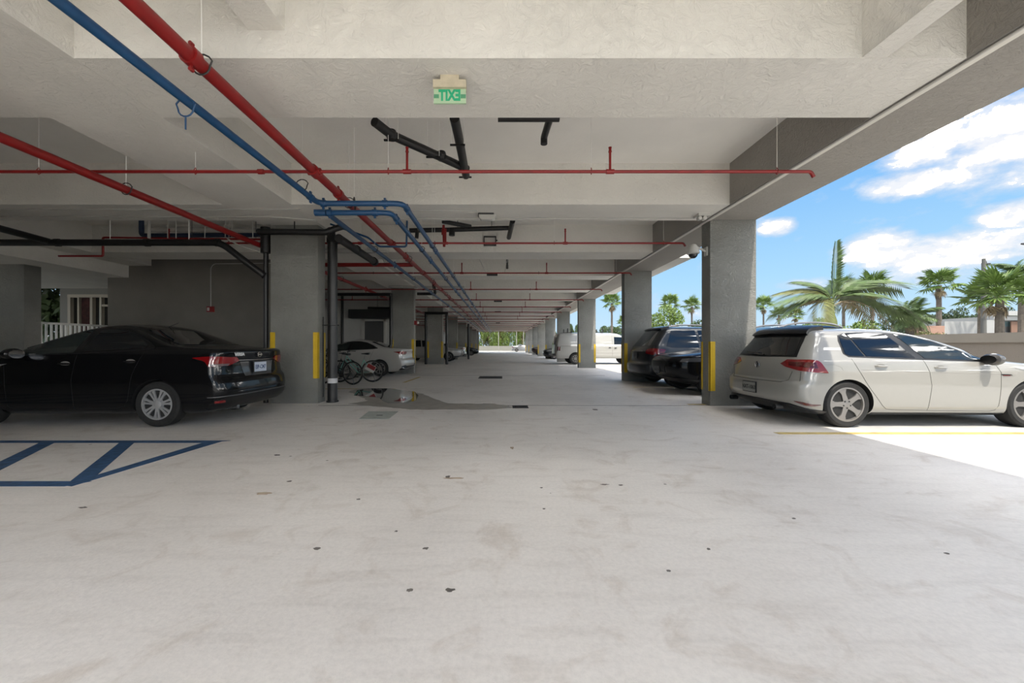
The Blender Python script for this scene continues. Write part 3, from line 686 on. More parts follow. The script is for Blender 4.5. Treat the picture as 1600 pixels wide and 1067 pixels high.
# ---- sedans
def sedan(name, label, loc, rz, m_, sx=1.0, sz=1.0, sw=1.0, style='cover', m_rim=None, res=1.0, detail=True, group=None):
    T = [(.18, .40, 4.15, .74), (.23, .14, 4.33, .82), (.34, .03, 4.45, .862), (.50, .0, 4.50, .872), (.60, .015, 4.49, .874), (.66, .03, 4.47, .874), (.70, .07, 4.46, .872), (.80, .085, 4.40, .868), (.88, .09, 4.22, .864), (.95, .085, 3.92, .858), (1.00, .08, 3.68, .85),
         (1.06, .075, 3.42, .835), (1.095, .09, 3.30, .82), (1.115, .17, 3.22, .808), (1.13, .42, 3.17, .795), (1.145, .62, 3.10, .785), (1.18, .80, 2.98, .765), (1.26, 1.02, 2.76, .72), (1.35, 1.25, 2.50, .665), (1.42, 1.42, 2.28, .60), (1.46, 1.56, 2.14, .52), (1.485, 1.72, 2.02, .38), (1.50, 1.83, 1.93, .03)]
    T = [(z*sz, a*sx, b*sx, w*sw) for z, a, b, w in T]
    sh = Shape(T, rr=.20, rf=.6, n=3.0, zbelt=1.08*sz, gr=.26); c = Vector((2.2*sx, 0, .7))
    car = empty(name, loc, rz, label, 'car', group)
    wx = (1.0*sx, 3.62*sx); R = .325*max(sz, .97)
    car_body(car, sh, m_, wx, R+.03, R, .87*sw, 72, res)
    add_wheels(car, wx, R, R*.67, .215, (1.73*sw)-.215, style, m_rim)
    for sy in (-1, 1):
        S_ = sh.maps('side', sy)
        def q(l): return [(a*sx, b*sz) for a, b in l]
        patch('window_surround', S_, q([(1.08, 1.135), (1.25, 1.24), (1.5, 1.36), (1.75, 1.405), (2.1, 1.405), (2.4, 1.34), (2.8, 1.18), (3.18, 1.02)]), q([(1.08, 1.115), (1.3, 1.085), (2.2, 1.04), (3.2, 1.0)]), .004, M_trim, car, c, 22, 6)
        patch('side_window', S_, q([(1.20, 1.165), (1.33, 1.25), (1.55, 1.35), (1.78, 1.385), (2.0, 1.385)]), q([(1.20, 1.12), (2.12, 1.065)]), .008, M_glass, car, c, 12, 5)
        patch('side_window', S_, q([(2.12, 1.38), (2.38, 1.315), (2.78, 1.165), (3.08, 1.03)]), q([(2.22, 1.06), (3.10, 1.015)]), .008, M_glass2, car, c, 12, 5)
        patch('tail_light', sh.maps('rring', sy), [(.30, .985*sz), (.7, 1.0*sz), (1.0, 1.0*sz), (1.20, .985*sz)], [(.24, .93*sz), (.42, .865*sz), (.95, .855*sz), (1.02, .935*sz), (1.20, .975*sz)], .010, M_tail, car, c, 20, 5, .02)
        patch('headlight', sh.maps('fring', sy), [(.6, .80*sz), (1.0, .86*sz), (1.4, .90*sz)], [(.6, .70*sz), (1.0, .72*sz), (1.4, .86*sz)], .008, M_lens, car, c, 12, 4)
        if detail:
            patch('tail_light_lens', sh.maps('rring', sy), [(.42, .895*sz), (.93, .895*sz)], [(.46, .862*sz), (.93, .862*sz)], .014, mat('pale_lamp_lens', (.14, .10, .10), .12, coat=1.0), car, c, 10, 3, .012)
            patch('reflector', sh.maps('rring', sy), [(.62, .375*sz), (.9, .37*sz)], [(.60, .34*sz), (.9, .34*sz)], .008, M_tail, car, c, 8, 2)
            g_ = mat('dark_gap', (.004, .004, .004), .9) if m_ is P_black else mat('panel_gap', (.07, .067, .06), .8)
            seam(S_, q([(1.2, 1.07), (1.35, .75), (1.42, .35), (1.5, .27), (3.15, .26), (3.2, .9)]), car, c, g_, .0035, 26)
            seam(S_, q([(2.16, 1.04), (2.22, .7), (2.2, .27)]), car, c, g_, .0035, 12)
            handles(car, sh, q([(1.38, .93), (2.32, .90)]), sy, m_, c)
        mirror_part(car, 2.97*sx, sy*.96*sw, 1.04*sz, sy, m_)
    patch('rear_window', sh.maps('rear'), [(-.54, 1.385*sz), (0, 1.40*sz), (.54, 1.385*sz)], [(-.64, 1.175*sz), (0, 1.165*sz), (.64, 1.175*sz)], .006, M_glass, car, c, 18, 6)
    patch('windscreen', sh.maps('front'), [(-.55, 1.40*sz), (0, 1.42*sz), (.55, 1.40*sz)], [(-.74, 1.12*sz), (0, 1.10*sz), (.74, 1.12*sz)], .006, M_glass2, car, c, 18, 6)
    for sy in (-1, 1): patch('bumper_valance', sh.maps('rring', sy), [(0, .42*sz), (.6, .42*sz), (1.0, .32*sz)], [(0, .25*sz), (1.0, .25*sz)], .006, M_trim, car, c, 14, 3)
    return car, sh, c
versa, shV, cV = sedan('sedan', 'black four-door sedan with silver wheel covers behind the blue hatching', (-3.97, 6.40, 0), math.pi, P_black, 1.0, 1.02, 1.0, m_rim=mat('silver_wheel_cover', (.30, .30, .30), .35, .3))
seam(shV.maps('rear'), [(-.62, 1.0), (-.45, .955), (0, .95), (.45, .955), (.62, 1.0)], versa, cV, M_chrome, .004, 20, .004, name='boot_chrome_strip')
patch('plate_recess', shV.maps('rear'), [(-.42, .93), (.42, .93)], [(-.34, .70), (.34, .70)], .003, mat('recess_grey', (.02, .02, .022), .3, coat=.5), versa, cV, 12, 4)
for sy in (-1, 1): seam(shV.maps('rring', sy), [(0, .44), (.6, .44), (1.05, .43)], versa, cV, M_grey, .008, 20, .006, name='bumper_crease')
plate(versa, .045, .0, .835, 'EIP-CM7', mat('plate_pale', (.42, .46, .54), .5), mat('plate_ink', (.03, .06, .14), .5))
bd = empty('badge', (.055, 0, 1.035)); bd.parent = versa; bd.rotation_euler = (0, 0, -math.pi/2)
MB().tube([(.045*math.cos(a), 0, .038*math.sin(a)) for a in [k*math.pi/12 for k in range(24)]], .006, 6, closed=True).box(-.06, .06, -.008, 0, -.009, .009).build('emblem', M_chrome, bd)
text_obj('lettering', 'VERSA', .066, mat('silver_lettering', (.5, .5, .5), .3), versa, (shV.end(.45, 1.045, 'r')-.022, .47, 1.045), (math.pi/2, 0, -math.pi/2-.12), .003, bold=.003)
MB().tube([(1.62, 0, 1.47), (1.40, 0, 1.56)], [.006, .003], 6).build('aerial', M_trim, versa)
MB().tube([(.45, .45, .22), (.1, .45, .24)], .03, 12).build('exhaust_tip', M_grey, versa)
corolla, shC, cC = sedan('sedan', 'white four-door sedan parked behind the bicycles', (-3.62, 15.55, 0), math.pi, P_white2, 1.03, .958, 1.02, 'multi')
for sy in (-1, 1):
    patch('bumper_insert', shC.maps('rring', sy), [(.55, .44), (.95, .40)], [(.55, .30), (.95, .34)], .012, mat('bumper_insert_grey', (.035, .04, .05), .4), corolla, cC, 10, 3)
    seam(shC.maps('rring', sy), [(.0, .31), (.55, .30), (.95, .35)], corolla, cC, M_chrome, .01, 14, .01, name='bumper_trim')
seam(shC.maps('rear'), [(-.62, .955), (0, .95), (.62, .955)], corolla, cC, M_chrome, .008, 12, .008, name='boot_chrome_strip')

# ---- crossovers and minivan
SUV = [(.25, .36, 4.15, .78), (.34, .12, 4.38, .86), (.48, .02, 4.54, .895), (.65, .0, 4.60, .90), (.80, .03, 4.585, .90), (.90, .05, 4.50, .895), (.96, .07, 4.30, .89), (1.01, .085, 4.0, .882), (1.05, .10, 3.70, .874), (1.09, .12, 3.45, .865),
       (1.14, .16, 3.32, .845), (1.25, .24, 3.12, .81), (1.42, .37, 2.80, .75), (1.54, .47, 2.52, .70), (1.60, .53, 2.32, .65), (1.65, .66, 2.05, .55), (1.68, .88, 1.80, .40), (1.70, 1.2, 1.4, .03)]
MPV = [(.22, .34, 4.65, .85), (.31, .08, 4.86, .93), (.44, .0, 5.02, .97), (.60, .0, 5.08, .98), (.655, .02, 5.09, .98), (.69, .09, 5.08, .98), (.85, .11, 4.98, .978), (.95, .12, 4.72, .973), (1.02, .13, 4.40, .965), (1.08, .16, 4.12, .95),
       (1.14, .20, 3.98, .93), (1.28, .30, 3.70, .88), (1.45, .43, 3.35, .83), (1.60, .54, 3.02, .78), (1.67, .61, 2.78, .72), (1.71, .76, 2.45, .60), (1.735, 1.0, 2.1, .42), (1.75, 1.4, 1.6, .03)]
def wagon(name, label, cat_, loc, rz, m_, tab, wx, R, belt, sx=1.0, sw=1.0, rails=False, res=1.0, style='multi', group=None, detail=True, dark_arch=False):
    T = [(z, a*sx, b*sx, w*sw) for z, a, b, w in tab]; top = tab[-1][0]; L_ = T[4][2]
    sh = Shape(T, rr=.34, rf=.6, n=2.8, zbelt=belt, gr=.24); c = Vector((L_/2, 0, .8)); car = empty(name, loc, rz, label, cat_, group)
    wx = [a*sx for a in wx]; car_body(car, sh, m_, wx, R+.035, R, tab[4][3]*sw, 70, res)
    add_wheels(car, wx, R, R*.66, .225, tab[4][3]*2*sw-.05-.225, style)
    zt = top-.13; xr0 = sh.xr(zt); xf1 = sh.xf(zt)
    for sy in (-1, 1):
        S_ = sh.maps('side', sy); b = belt+.04
        patch('side_window', S_, [(xr0+.30, zt-.02), (xr0+.6, zt), (1.55*sx, zt)], [(xr0+.12, b+.04), (xr0+.3, b), (1.62*sx, b)], .006, M_glass, car, c, 12, 5)
        patch('side_window', S_, [(1.63*sx, zt), (2.28*sx*(1.05 if tab is MPV else 1), zt-.02)], [(1.70*sx, b), (2.42*sx*(1.05 if tab is MPV else 1), b-.01)], .006, M_glass, car, c, 10, 5)
        k = 2.37*sx*(1.05 if tab is MPV else 1)
        patch('side_window', S_, [(k, zt-.03), (xf1-.20, zt-.08), (sh.xf(b+.1)-.28, b+.03)], [(k+.12, b-.01), (sh.xf(b+.1)-.26, b-.01)], .006, M_glass2, car, c, 12, 5)
        patch('tail_light', sh.maps('rring', sy), [(.42, belt+.0), (.8, belt+.02), (1.16, belt-.01)], [(.42, belt-.13), (.8, belt-.17), (1.14, belt-.10)], .012, M_tail, car, c, 16, 5, .02)
        patch('headlight', sh.maps('fring', sy), [(.62, .87), (1.0, .90), (1.35, .94)], [(.62, .80), (1.0, .80), (1.3, .89)], .008, mat('smoked_headlight', (.06, .06, .065), .1, coat=1.0) if m_ is P_black else M_lens, car, c, 14, 4)
        if detail:
            g_ = mat('dark_gap', (.004, .004, .004), .9)
            seam(S_, [(wx[0]+.28, belt), (wx[0]+.42, .6), (wx[0]+.5, .36), (wx[1]-.5, .34), (wx[1]-.42, .95)], car, c, g_, .004, 20)
            seam(S_, [((wx[0]+wx[1])/2+.1, belt), ((wx[0]+wx[1])/2+.14, .35)], car, c, g_, .004, 6)
            handles(car, sh, [((wx[0]+wx[1])/2-.25, belt-.12), ((wx[0]+wx[1])/2+.3, belt-.12)], sy, m_, c)
        mirror_part(car, sh.xf(b+.12)-.42, sy*(tab[4][3]*sw+.10), b+.05, sy, m_)
        if rails:
            zr = top-.035; r_ = MB().tube([(xr0+.12, sy*.60*sw, zr-.05), (xr0+.35, sy*.60*sw, zr+.035), (1.2*sx, sy*.60*sw, zr+.075), (xf1-.75, sy*.58*sw, zr+.055), (xf1-.38, sy*.57*sw, zr-.05)], .022, 8, bend=.3)
            r_.build('roof_rail', M_rail, car, smooth=True)
        patch('lower_cladding', sh.maps('fring', sy), [(0, .42), (.7, .40), (1.0, .36)], [(0, .27), (1.0, .27)], .008, M_trim, car, c, 12, 3)
        patch('lower_cladding', sh.maps('rring', sy), [(0, .36), (.8, .35), (1.0, .33)], [(0, .25), (1.0, .25)], .008, M_trim, car, c, 12, 3)
    patch('rear_window', sh.maps('rear'), [(-.60*sw, zt-.0), (0, zt+.02), (.60*sw, zt-.0)], [(-.74*sw, belt+.1), (0, belt+.08), (.74*sw, belt+.1)], .008, M_glass, car, c, 18, 6)
    patch('windscreen', sh.maps('front'), [(-.60*sw, zt), (0, zt+.02), (.60*sw, zt)], [(-.76*sw, belt+.12), (0, belt+.09), (.76*sw, belt+.12)], .006, M_glass2, car, c, 18, 6)
    patch('grille', sh.maps('front'), [(-.42, .80), (.42, .80)], [(-.36, .52), (.36, .52)], .010, M_trim, car, c, 14, 4)
    return car, sh, c
cross, shS, cS = wagon('crossover', 'black crossover with silver roof rails, nose to the aisle behind the column', 'car', (8.85, 9.83, 0), math.pi, P_black, SUV, (.88, 3.68), .35, 1.06, 1.055, 1.0, True)
plate(cross, 4.865, 0, .58, 'CRX 714', mat('plate_dull', (.10, .10, .10), .5), M_trim, rot_z=math.pi/2)
mpv, shM, cM = wagon('minivan', 'dark slate minivan parked tail out between two columns', 'car', (4.05, 11.86, 0), 0, P_dgrey, MPV, (.98, 4.0), .34, 1.08, 1.0, .95, True)
plate(mpv, .085, 0, .88, 'JR4 9K', mat('plate_dark', (.10, .10, .10), .5), M_grey)
patch('roof_spoiler', shM.maps('rear'), [(-.60, 1.70), (0, 1.715), (.60, 1.70)], [(-.62, 1.63), (0, 1.65), (.62, 1.63)], .05, P_dgrey, mpv, cM, 16, 3, .05)
seam(shM.maps('rear'), [(-.5, 1.02), (0, 1.01), (.5, 1.02)], mpv, cM, M_chrome, .012, 12, .006, name='tailgate_trim')
wagon('crossover', 'white crossover between the dark columns past the white sedan', 'car', (-7.6, 29.6, 0), 0, P_white2, SUV, (.88, 3.68), .35, 1.06, 1.0, 1.0, False, .6, detail=False)
sedan('sedan', 'dark sedan with its nose just past the white cargo van', (8.3, 34.3, 0), math.pi, P_dgrey, 1.02, .97, 1.0, 'multi', res=.6, detail=False)
wagon('crossover', 'brown crossover between far columns on the open side', 'car', (8.3, 47.0, 0), math.pi, P_brown, SUV, (.88, 3.68), .35, 1.06, 1.0, 1.0, False, .5, detail=False)
sedan('sedan', 'dark sedan at the far end of the enclosed side', (-7.2, 46.5, 0), 0, P_black, 1.0, .95, 1.0, 'multi', res=.5, detail=False)
sedan('sedan', 'white sedan with red tail lamps just past the white crossover', (-3.35, 37.0, 0), math.pi, P_white2, 1.0, .95, 1.0, 'multi', res=.5, detail=False)
sedan('sedan', 'silver sedan crossing the bright street beyond the far opening', (2.0, 75.0, 0), 0, P_silver, 1.0, .95, 1.0, 'multi', res=.5, detail=False)

# ---- cargo van
VAN = [(.38, .12, 5.15, .90), (.48, .02, 5.36, .96), (.62, .0, 5.48, .985), (.80, .02, 5.50, .99), (1.0, .03, 5.46, .99), (1.12, .04, 5.30, .99), (1.20, .045, 5.02, .985), (1.27, .05, 4.80, .98), (1.36, .07, 4.68, .97), (1.55, .11, 4.52, .94), (1.72, .15, 4.36, .91),
       (1.86, .19, 4.18, .88), (1.93, .24, 4.0, .83), (1.97, .34, 3.75, .74), (1.995, .5, 3.45, .60), (2.01, .8, 3.1, .4), (2.02, 1.6, 2.4, .03)]
shW = Shape(VAN, rr=.30, rf=.45, n=3.6, zbelt=1.2, gr=.26); cW = Vector((2.6, 0, 1))
van = empty('cargo_van', (3.35, 25.0, 0), 0, 'white windowless cargo van with roof rack brackets behind a column', 'van')
car_body(van, shW, P_van, (1.30, 4.75), .41, .36, .985, 60)
add_wheels(van, (1.30, 4.75), .36, .215, .24, 1.94-.24, 'multi', M_alum)
for sy in (-1, 1):
    S_ = shW.maps('side', sy)
    patch('side_window', S_, [(3.72, 1.72), (4.24, 1.70), (4.42, 1.30)], [(3.72, 1.26), (4.44, 1.26)], .006, M_glass, van, cW, 10, 5)
    patch('tail_light', shW.maps('rring', sy), [(.80, 1.13), (1.02, 1.13)], [(.80, .86), (1.02, .86)], .012, M_taild, van, cW, 6, 4, .02)
    patch('rear_window', shW.maps('rear'), [(sy*.08, 1.72), (sy*.62, 1.70)], [(sy*.08, 1.25), (sy*.66, 1.25)], .006, M_glass, van, cW, 8, 5)
    seam(S_, [(3.60, 1.80), (3.62, .50)], van, cW, M_dgrey, .006, 8); seam(S_, [(2.35, 1.80), (2.35, .50)], van, cW, M_dgrey, .006, 8)
    seam(S_, [(.35, 1.16), (2.3, 1.14)], van, cW, M_dgrey, .006, 8)
    handles(van, shW, ((3.45, 1.05), (3.80, 1.03)), sy, M_trim, cW)
    seam(S_, [(1.8, .72), (4.2, .72)], van, cW, mat('van_crease', (.2, .19, .17), .5), .006, 10, name='crease')
    m2 = MB().box(-.05, .05, -.10, .10, -.22, .22).box(-.02, .02, -sy*.25, 0, -.05, -.02).build('mirror', M_trim, van); m2.location = (4.42, sy*1.16, 1.42)
MB().box(-.14, .06, -.93, .93, .55, .68).build('rear_bumper', M_trim, van)
MB().box(-.05, .05, -.08, .08, .40, .55).build('tow_hitch', M_trim, van)
for x in (.85, 1.10, 3.05):
    MB().box(x-.03, x+.03, -.80, .80, 2.0, 2.05).box(x-.03, x+.03, -.80, -.74, 2.05, 2.27).box(x-.03, x+.03, .74, .80, 2.05, 2.27).build('rack_bracket', M_trim, van)
patch('windscreen', shW.maps('front'), [(-.74, 1.80), (0, 1.82), (.74, 1.80)], [(-.86, 1.32), (0, 1.30), (.86, 1.32)], .006, M_glass2, van, cW, 16, 6)

# ---- bicycles
def bicycle(label, loc, rz, m_frame, basket=False):
    b = empty('bicycle', loc, rz, label, 'bicycle'); R = .335
    tyre = MB().tube([(R*math.cos(a), 0, R*math.sin(a)) for a in [k*math.pi/18 for k in range(36)]], .020, 8, closed=True).mesh('tyre', M_rubber, True)
    rim = MB().tube([((R-.03)*math.cos(a), 0, (R-.03)*math.sin(a)) for a in [k*math.pi/18 for k in range(36)]], .010, 6, closed=True)
    for k in range(18):
        a = k*math.pi/9; rim.tube([(.02*math.cos(a+.5), (.025 if k % 2 else -.025), .02*math.sin(a+.5)), ((R-.03)*math.cos(a), 0, (R-.03)*math.sin(a))], .0018, 3, cap=False)
    rim.lathe([(0, -.04), (.022, -.04), (.022, .04), (0, .04)], axis='y', seg=10)
    rim = rim.mesh('wheel', M_alum, True)
    for x in (0, 1.05):
        w = bpy.data.objects.new('wheel', rim); COL.objects.link(w); w.parent = b; w.location = (x, 0, R+.02)
        t_ = bpy.data.objects.new('tyre', tyre); COL.objects.link(t_); t_.parent = w
    f = MB(); hub = (0, 0, .355); bb = (.43, 0, .29); st = (.27, 0, .74); hd = (.83, 0, .86); hb = (.86, 0, .72); fr = (1.05, 0, .355)
    f.tube([hd, hb], .022, 8); f.tube([bb, st], .016, 8); f.tube([hb, bb], .020, 8); f.tube([hd, (.55, 0, .52), (.36, 0, .46)], .016, 8, bend=.15)
    for s in (-.05, .05): f.tube([(0, s, .355), (.40, s*.4, .29)], .010, 6); f.tube([(0, s, .355), (.28, s*.3, .70)], .009, 6); f.tube([hb, (.90, s, .66), (1.05, s, .355)], .012, 6)
    f.build('frame', m_frame, b, smooth=True)
    MB().tube([(.27, 0, .72), (.235, 0, .88)], .013, 8).build('seat_post', M_alum, b)
    s = MB().lathe([(0, -.14), (.03, -.13), (.045, -.05), (.09, .06), (.085, .11), (0, .13)], (0, 0, 0), 'x', 14); s.v = [(-a, y, z*.42) for a, y, z in s.v]
    o = s.build('saddle', M_trim, b, smooth=True); o.location = (.22, 0, .92)
    MB().tube([(.80, 0, .86), (.78, 0, .98)], .013, 8).build('stem', M_trim, b)
    MB().tube([(.62, -.29, 1.0), (.72, -.26, 1.0), (.79, -.06, 1.02), (.79, .06, 1.02), (.72, .26, 1.0), (.62, .29, 1.0)], .012, 8, bend=.05).build('handlebar', M_trim, b, smooth=True)
    c = MB().lathe([(0, -.045), (.09, -.045), (.09, -.04), (0, -.04)], (.43, 0, .29), 'y', 24); c.tube([(.43, -.06, .29), (.52, -.06, .16)], .010, 6); c.tube([(.43, .06, .29), (.34, .06, .42)], .010, 6)
    c.build('crankset', M_dgrey, b)
    for y, x, z in ((-.11, .52, .16), (.11, .34, .42)): MB().box(x-.05, x+.05, y-.05, y+.05, z-.012, z+.012).build('pedal', M_trim, b)
    MB().tube([(-.02, .055, .355), (-.12, .12, .03)], .008, 6).build('kickstand', M_alum, b)
    return b
bicycle('dark bicycle parked closest to the puddle behind the black downpipe', (X(551, 11.6), 11.6, 0), math.pi-.25, M_black)
bk = bicycle('mint green step-through bicycle with a red sign on its rear wheel', (X(582, 12.45), 12.45, 0), math.pi+.06, M_mint)
s_ = empty('sign_board', (.02, -.0, .42)); s_.parent = bk; s_.location = (.03, .07, .47); s_.rotation_euler = (0, -.5, 0)
MB().box(-.15, .15, 0, .012, -.12, .10).build('board', M_plastic, s_); MB().box(-.135, .135, .012, .016, -.04, .09).build('red_panel', mat('sign_red', (.20, .01, .01), .5), s_)
bicycle('black bicycle half hidden between the column and the black downpipe', (X(545, 13.3), 13.3, 0), math.pi-.1, M_black)
# ------------------------------------------------------------------ pipework
def rod(parent, x, y, z0, z1, m_=None, r=.005): return MB().tube([(x, y, z0), (x, y, z1)], r, 5).build('hanger_rod', m_ or M_white, parent)
def ring_clamp(parent, x, y, z, r, along='y', m_=None):
    """pear-shaped hanger ring around a pipe at (x, y, z)"""
    pts = []
    for k in range(14):
        a = 2*math.pi*k/14; q = r*1.2*(1.0 if math.sin(a) < .3 else 1.35); u = q*math.cos(a); v = q*math.sin(a)
        pts.append((x+u, y, z+v) if along == 'y' else (x, y+u, z+v))
    return MB().tube(pts, .007, 5, closed=True).build('hanger_ring', m_ or M_dgrey, parent)
def coupling(parent, p, ax, r, m_, L=.07):
    p = Vector(p); d = Vector({'x': (1, 0, 0), 'y': (0, 1, 0), 'z': (0, 0, 1)}[ax]) if isinstance(ax, str) else Vector(ax).normalized()
    m = MB().tube([p-d*L/2, p+d*L/2], r*1.25, 16); up = Vector((0, 0, 1)) if abs(d.z) < .8 else Vector((1, 0, 0))
    m.tube([p+up*r*1.7-d*.015, p+up*r*1.7+d*.015], .016, 8); m.tube([p-up*r*1.7-d*.015, p-up*r*1.7+d*.015], .016, 8)
    m.tube([p-up*r*1.7, p+up*r*1.7], .012, 6)
    return m.build('coupling', m_, parent, smooth=True)
def pipe(name, pts, r, m_, label, cat='pipe', group=None, bend=.10, seg=14):
    return MB().tube(pts, r, seg, bend=bend).build(name, m_, smooth=True, angle=40, label=label, cat=cat, group=group)
zR, zA, zB = H+2.22, H+2.08, H+2.00
bys = [4.9+3.42*k for k in range(18)]
# red main over the aisle
main = pipe('sprinkler_main', [(-2.38, -2, zR), (-2.38, 62, zR)], .055, M_red, 'thick red sprinkler main running down the aisle beside the blue pipes')
for y in bys: MB().tube([(-2.38, y-.07, zR), (-2.38, y+.07, zR)], .072, 14).tube([(-2.46, y, zR), (-2.30, y, zR)], .045, 10).build('tee_fitting', M_red, main, smooth=True)
for y in (2.95, 5.62, 9.6, 13.6, 17.6, 22, 27): coupling(main, (-2.38, y, zR), 'y', .058, M_red)
for y in (3.05, 6.0, 9.9, 13.2, 16.6, 20, 24, 28): rod(main, -2.38, y, zR+.05, ZC, r=.004); ring_clamp(main, -2.38, y, zR, .058)
# red main over the left bays
zL = H+2.08
main2 = pipe('sprinkler_main', [(-5.0, -2, zL), (-5.0, 62, zL)], .052, M_red, 'thick red sprinkler main over the parking bays behind the left columns')
for y in (3.6, 5.12, 8.4, 12, 16): rod(main2, -5.0, y, zL+.05, ZC, r=.006); ring_clamp(main2, -5.0, y, zL, .055)
for y in (9.6, 14.2, 19.5): coupling(main2, (-5.0, y, zL), 'y', .055, M_red)
# branch lines
def branch(y, i):
    lab = ['thin red sprinkler branch pipe over the drive, first beyond the exit sign', 'thin red sprinkler branch pipe, second across the ceiling counted from the exit sign', 'thin red sprinkler branch pipe, third across the ceiling counted from the exit sign',
           'thin red sprinkler branch pipe, fourth across the ceiling counted from the exit sign', 'thin red sprinkler branch pipe, fifth across the ceiling counted from the exit sign']
    far = i >= 5
    xl = -11.5 if i < 1 else -10.6 if i < 2 else -6.2 if i == 2 else -9.3
    b = pipe('sprinkler_branch', [(xl, y, zR), (3.95, y, zR-.0), (3.99, y, zR-.07)], .021 if i < 4 else .024, M_red, ('distant red sprinkler branch pipe, %s across the ceiling counted from the exit sign' % (ORD+['eighteenth'])[i]) if far else lab[i], group='distant red sprinkler branch pipes' if far else None, bend=.03, seg=8)
    for x in (-1.20, 1.39) + ((-7.2,) if i < 6 else ()):
        if i < 9:
            s = MB().tube([(x, y, zR), (x, y, ZS+.62 if i < 1 else ZC-.12)] if False else [(x, y, zR), (x, y, zR+.26)], .016, 8); s.lathe([(0, .25), (.024, .25), (.016, .28), (.022, .31), (0, .315)], (x, y, zR), 'z', 10); s.tube([(x-.05, y, zR), (x+.05, y, zR)], .031, 8)
            s.build('upright_sprinkler', M_red, b, smooth=True)
    if i < 6:
        for x in (-5.9, -3.9, -1.44, 1.15, 3.52):
            zt = ZS if -4.9 < x < -3.7 else ZC
            rod(b, x, y, zR+.02, zt, r=.0035); MB().tube([(x, y-.03, zR+.0), (x, y, zR+.05), (x, y+.03, zR), (x, y, zR-.035)], .006, 5, closed=True).build('hanger_ring', M_red if i < 2 else M_dgrey, b)
        MB().tube([(-3.1, y, zR), (-3.03, y, zR)], .032, 10).build('coupling', M_red, b)
for i, y in enumerate(bys): branch(y, i)
# blue pipes
rb = .040
A = pipe('water_pipe', [(-2.67, -2, zA), (-2.67, 5.62, zA), (-1.435, 5.62, zA), (-1.435, 60, zA)], rb, M_blue, 'long blue pipe that jogs right above the aisle, the outer one', bend=.14)
for p, ax in (((-2.67, 5.38, zA), 'y'), ((-2.60, 5.62, zA), 'x'), ((-1.70, 5.62, zA), 'x'), ((-1.435, 5.87, zA), 'y'), ((-1.435, 8.4, zA), 'y'), ((-1.435, 13, zA), 'y'), ((-1.435, 19, zA), 'y')): coupling(A, p, ax, rb, M_blue)
ring_clamp(A, -2.67, 3.25, zA-.075, .055, m_=M_blue); MB().tube([(-2.67, 3.25, zA-.14), (-2.67, 3.25, zA-.25)], .007, 6).build('bracket_bolt', M_blue, A)
ring_clamp(A, -2.67, 5.15, zA+.06, .055); rod(A, -2.67, 5.15, zA+.1, ZC, r=.004); rod(A, -2.15, 5.62, zA+.02, ZC, r=.004)
MB().lathe([(.02, 0), (.012, .05), (0, .07)], (-2.15, 5.62, zA+.035), 'z', 8).build('hanger_nut', M_dgrey, A)
B = pipe('water_pipe', [(-2.63, 60, zB), (-2.63, 5.78, zB), (-1.654, 5.78, zB), (-1.654, 60, zB)], rb, M_blue, 'blue pipe bent back in a loop above the aisle, the inner one', bend=.14)
for p, ax in (((-2.58, 5.78, zB), 'x'), ((-1.90, 5.78, zB), 'x'), ((-1.654, 6.08, zB), 'y'), ((-1.654, 9, zB), 'y'), ((-2.63, 9.5, zB), 'y'), ((-2.63, 14.5, zB), 'y'), ((-1.654, 14, zB), 'y')): coupling(B, p, ax, rb, M_blue)
MB().tube([(-2.20, 5.78, zB+.02), (-2.20, 5.78, zB+.16)], .012, 6).build('bracket_bolt', M_dgrey, B)
MB().tube([(-2.63, 5.78, zB), (-2.80, 5.78, zB)], .05, 12).build('end_cap', M_blue, B, smooth=True)
for y in (8.0, 11.5, 15, 19, 23, 28, 33, 38):
    for o, x, z in ((A, -1.435, zA), (B, -1.654, zB), (B, -2.63, zB)):
        if y < 25: rod(o, x, y, z+.03, ZC, r=.0035)
        ring_clamp(o, x, y, z, .042)
pipe('water_pipe', [(-3.6, 8.1, Z(350, 8.1)), (X(575, 8.1), 8.1, Z(371, 8.1)+.0), (X(592, 8.1), 8.1, Z(385, 8.1)), (X(635, 8.1), 8.1, Z(385.5, 8.1)), (X(636, 8.1), 8.1, Z(344, 8.1))], .020, M_blue, 'thin blue pipe looping under the first beam past the column', bend=.05, seg=10)
# black waste pipes
def blackpipe(pts, r, label, bend=.08, **k): return pipe('waste_pipe', pts, r, M_black, label, bend=bend, **k)
d = 8.05
dp = blackpipe([(-3.535, d, 0), (-3.535, d, Z(385, d)), (-3.535, d, Z(368, d)+.0)], .098, 'black downpipe with a grey band beside the broad dark column')
MB().tube([(-3.535, d, .40), (-3.535, d, .50)], .102, 20).build('grey_band', mat('grey_tape', (.45, .44, .44), .5), dp, smooth=True, label='grey tape band')
for c0, c1, cr in ((0, .03, .12), (Z(380, d), Z(372, d), .115)): MB().tube([(-3.535, d, c0), (-3.535, d, c1)], cr, 20).build('collar', M_black, dp, smooth=True)
c_ = MB().tube([(-3.745, d, Z(508, d)), (-3.40, d, Z(508, d))], .010, 6); c_.tube([(-3.535+.105*math.cos(a), d+.105*math.sin(a), Z(508, d)) for a in [k*math.pi/8 for k in range(16)]], .012, 6, closed=True)
c_.tube([(-3.72, d-.02, Z(495, d)), (-3.72, d-.02, Z(620, d))], .012, 6); c_.build('pipe_clamp', M_dgrey, dp)
top = blackpipe([(-4.82, 7.62, Z(362, 7.62)), (-3.46, 7.62, Z(363, 7.62)), (-3.30, 7.66, Z(356, 7.62)), (-3.22, 7.75, ZS-.07)], .062, 'black pipe running across the head of the broad dark column', bend=.10)
